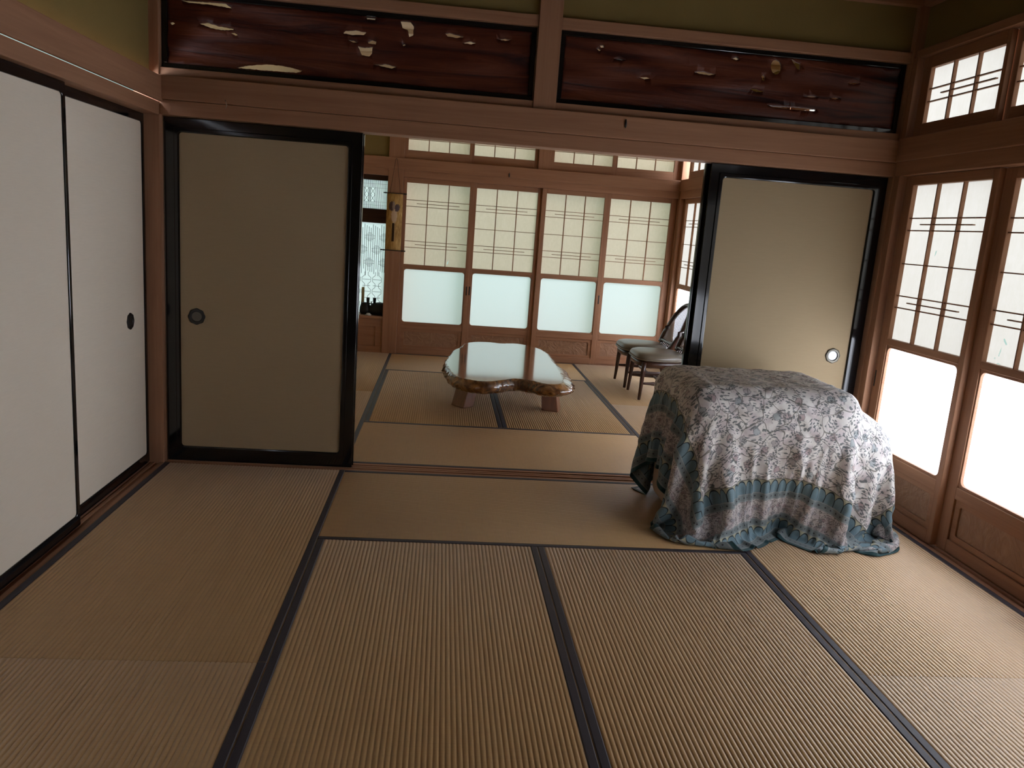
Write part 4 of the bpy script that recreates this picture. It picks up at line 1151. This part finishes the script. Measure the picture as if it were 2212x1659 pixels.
# left flap
for v0, dr, w_, A in ((.66, -.05, .022, .022), (.80, -.04, .022, .024), (.93, .0, .022, .022), (1.05, .05, .022, .02), (1.17, .08, .02, .018)):
    su = (UT - Uc) / UT
    g = sstep(su, -.15, .3)
    disp += A * g * (ridge(Vc - (v0 + dr * su), w_) - .25) * (np.abs(Vc - v0 - dr * su) < .16)
# right flap
for v0, dr, w_, A in ((.62, -.03, .022, .022), (.76, .0, .022, .02), (.9, .03, .022, .02)):
    su = (Uc - (LX - .45)) / .45
    g = sstep(su, 0, .35)
    disp += A * g * (ridge(Vc - (v0 + dr * su), w_) - .25) * (np.abs(Vc - v0 - dr * su) < .16)
# fine wrinkles everywhere
disp += .0022 * np.sin(Uc * 61 + 3 * np.sin(Vc * 17)) * np.sin(Vc * 23 + 2 * np.sin(Uc * 13)) + .0016 * np.sin(Vc * 95 + 4 * np.sin(Uc * 21))
disp *= sstep(Xc[..., 2], .0, .06)
Xc = Xc + Nn * disp[..., None]
Xc[..., 2] = np.maximum(Xc[..., 2], .004)
nx, ny = Uc.shape
me = bpy.data.meshes.new('draped_cloth')
idx = np.arange(nx * ny).reshape(nx, ny)
faces = np.stack([idx[:-1, :-1], idx[1:, :-1], idx[1:, 1:], idx[:-1, 1:]], -1).reshape(-1, 4)
me.from_pydata([tuple(p) for p in Xc.reshape(-1, 3)], [], [tuple(int(i) for i in f) for f in faces])
uvl = me.uv_layers.new(name='UVMap')
uvs = np.stack([Uc, Vc], -1).reshape(-1, 2)
for lp in me.loops: uvl.data[lp.index].uv = tuple(uvs[lp.vertex_index])
for p in me.polygons: p.use_smooth = True
me.materials.append(M('printed_cotton'))
cl = bpy.data.objects.new('draped_cloth', me); COL.objects.link(cl)
tag(cl, 'floral printed cotton cloth with teal arch border draped over covered furniture', 'cloth', kind='thing')
sb = cl.modifiers.new('sub', 'SUBSURF'); sb.levels = 1; sb.render_levels = 1
so = cl.modifiers.new('thick', 'SOLIDIFY'); so.thickness = .0015; so.offset = 0
# the upholstered piece underneath
def shrink(name, c, h, r, parent):
    bm = bmesh.new(); bmesh.ops.create_cube(bm, size=2)
    bmesh.ops.subdivide_edges(bm, edges=bm.edges[:], cuts=14, use_grid_fill=True)
    c = np.array(c); h = np.array(h)
    for v in bm.verts:
        p = np.array(v.co) * h; q = np.clip(p, -(h - r), h - r); dd = p - q; n = np.linalg.norm(dd)
        if n > 1e-6: p = q + dd / n * r
        v.co = Vector(p + c)
    return new_obj(name, bm, 'beige_upholstery', parent, smooth=True)
root = empty('covered_seat', (3.05, -.45, 0)); tag(root, 'beige upholstered furniture hidden under the draped cloth, a bit showing at its lower left', 'furniture', kind='thing')
shrink('body_cushion', (-.06, 0, .545), (.405, .315, .155), .09, root)
shrink('side_cushion', (.28, 0, .40), (.28, .295, .17), .15, root)
shrink('base_cushion', (-.05, .09, .217), (.405, .19, .214), .08, root)

# ------------------------------------------------------------------ world and light
w = bpy.data.worlds.new('sky'); SC.world = w; w.use_nodes = True
nt = w.node_tree; nt.nodes.clear()
out = nt.nodes.new('ShaderNodeOutputWorld'); bg = nt.nodes.new('ShaderNodeBackground')
tc = nt.nodes.new('ShaderNodeTexCoord'); sp = nt.nodes.new('ShaderNodeSeparateXYZ'); nt.links.new(tc.outputs['Generated'], sp.inputs[0])
def wm(op, a, b, clamp=False):
    n = nt.nodes.new('ShaderNodeMath'); n.operation = op; n.use_clamp = clamp
    for i, v in enumerate((a, b)):
        if isinstance(v, (int, float)): n.inputs[i].default_value = v
        else: nt.links.new(v, n.inputs[i])
    return n.outputs[0]
def wmix(f, a, b):
    n = nt.nodes.new('ShaderNodeMix'); n.data_type = 'RGBA'; n.clamp_factor = True
    for i, v in ((0, f), (6, a), (7, b)):
        if isinstance(v, tuple): n.inputs[i].default_value = (*v, 1)
        elif isinstance(v, (int, float)): n.inputs[i].default_value = v
        else: nt.links.new(v, n.inputs[i])
    return n.outputs[2]
toy = wm('SUBTRACT', wm('MULTIPLY', sp.outputs['Y'], 3.0), wm('MULTIPLY', sp.outputs['X'], .75))
toy = wm('ADD', toy, .2, True)
east = (9.0, 9.6, 10.8); north = (.30, .44, .40)
nt.links.new(wmix(toy, east, north), bg.inputs['Color']); bg.inputs['Strength'].default_value = 1.0
nt.links.new(bg.outputs[0], out.inputs['Surface'])
def portal(name, loc, rot, sx, sy):
    d = bpy.data.lights.new(name, 'AREA'); d.shape = 'RECTANGLE'; d.size = sx; d.size_y = sy; d.cycles.is_portal = True
    o = bpy.data.objects.new(name, d); COL.objects.link(o); o.location = loc; o.rotation_euler = rot
    return o
SC.view_settings.view_transform = 'Standard'; SC.view_settings.look = 'None'
SC.view_settings.exposure = 0.6; SC.view_settings.gamma = 1.0; SC.view_settings.use_curve_mapping = False
SC.cycles.use_denoising = True
try: SC.cycles.denoiser = 'OPENIMAGEDENOISE'
except Exception: pass
SC.cycles.max_bounces = 14; SC.cycles.diffuse_bounces = 7; SC.cycles.glossy_bounces = 5; SC.cycles.transmission_bounces = 8; SC.cycles.transparent_max_bounces = 10
SC.cycles.sample_clamp_indirect = 6.0
SC.cycles.caustics_reflective = False; SC.cycles.caustics_refractive = False
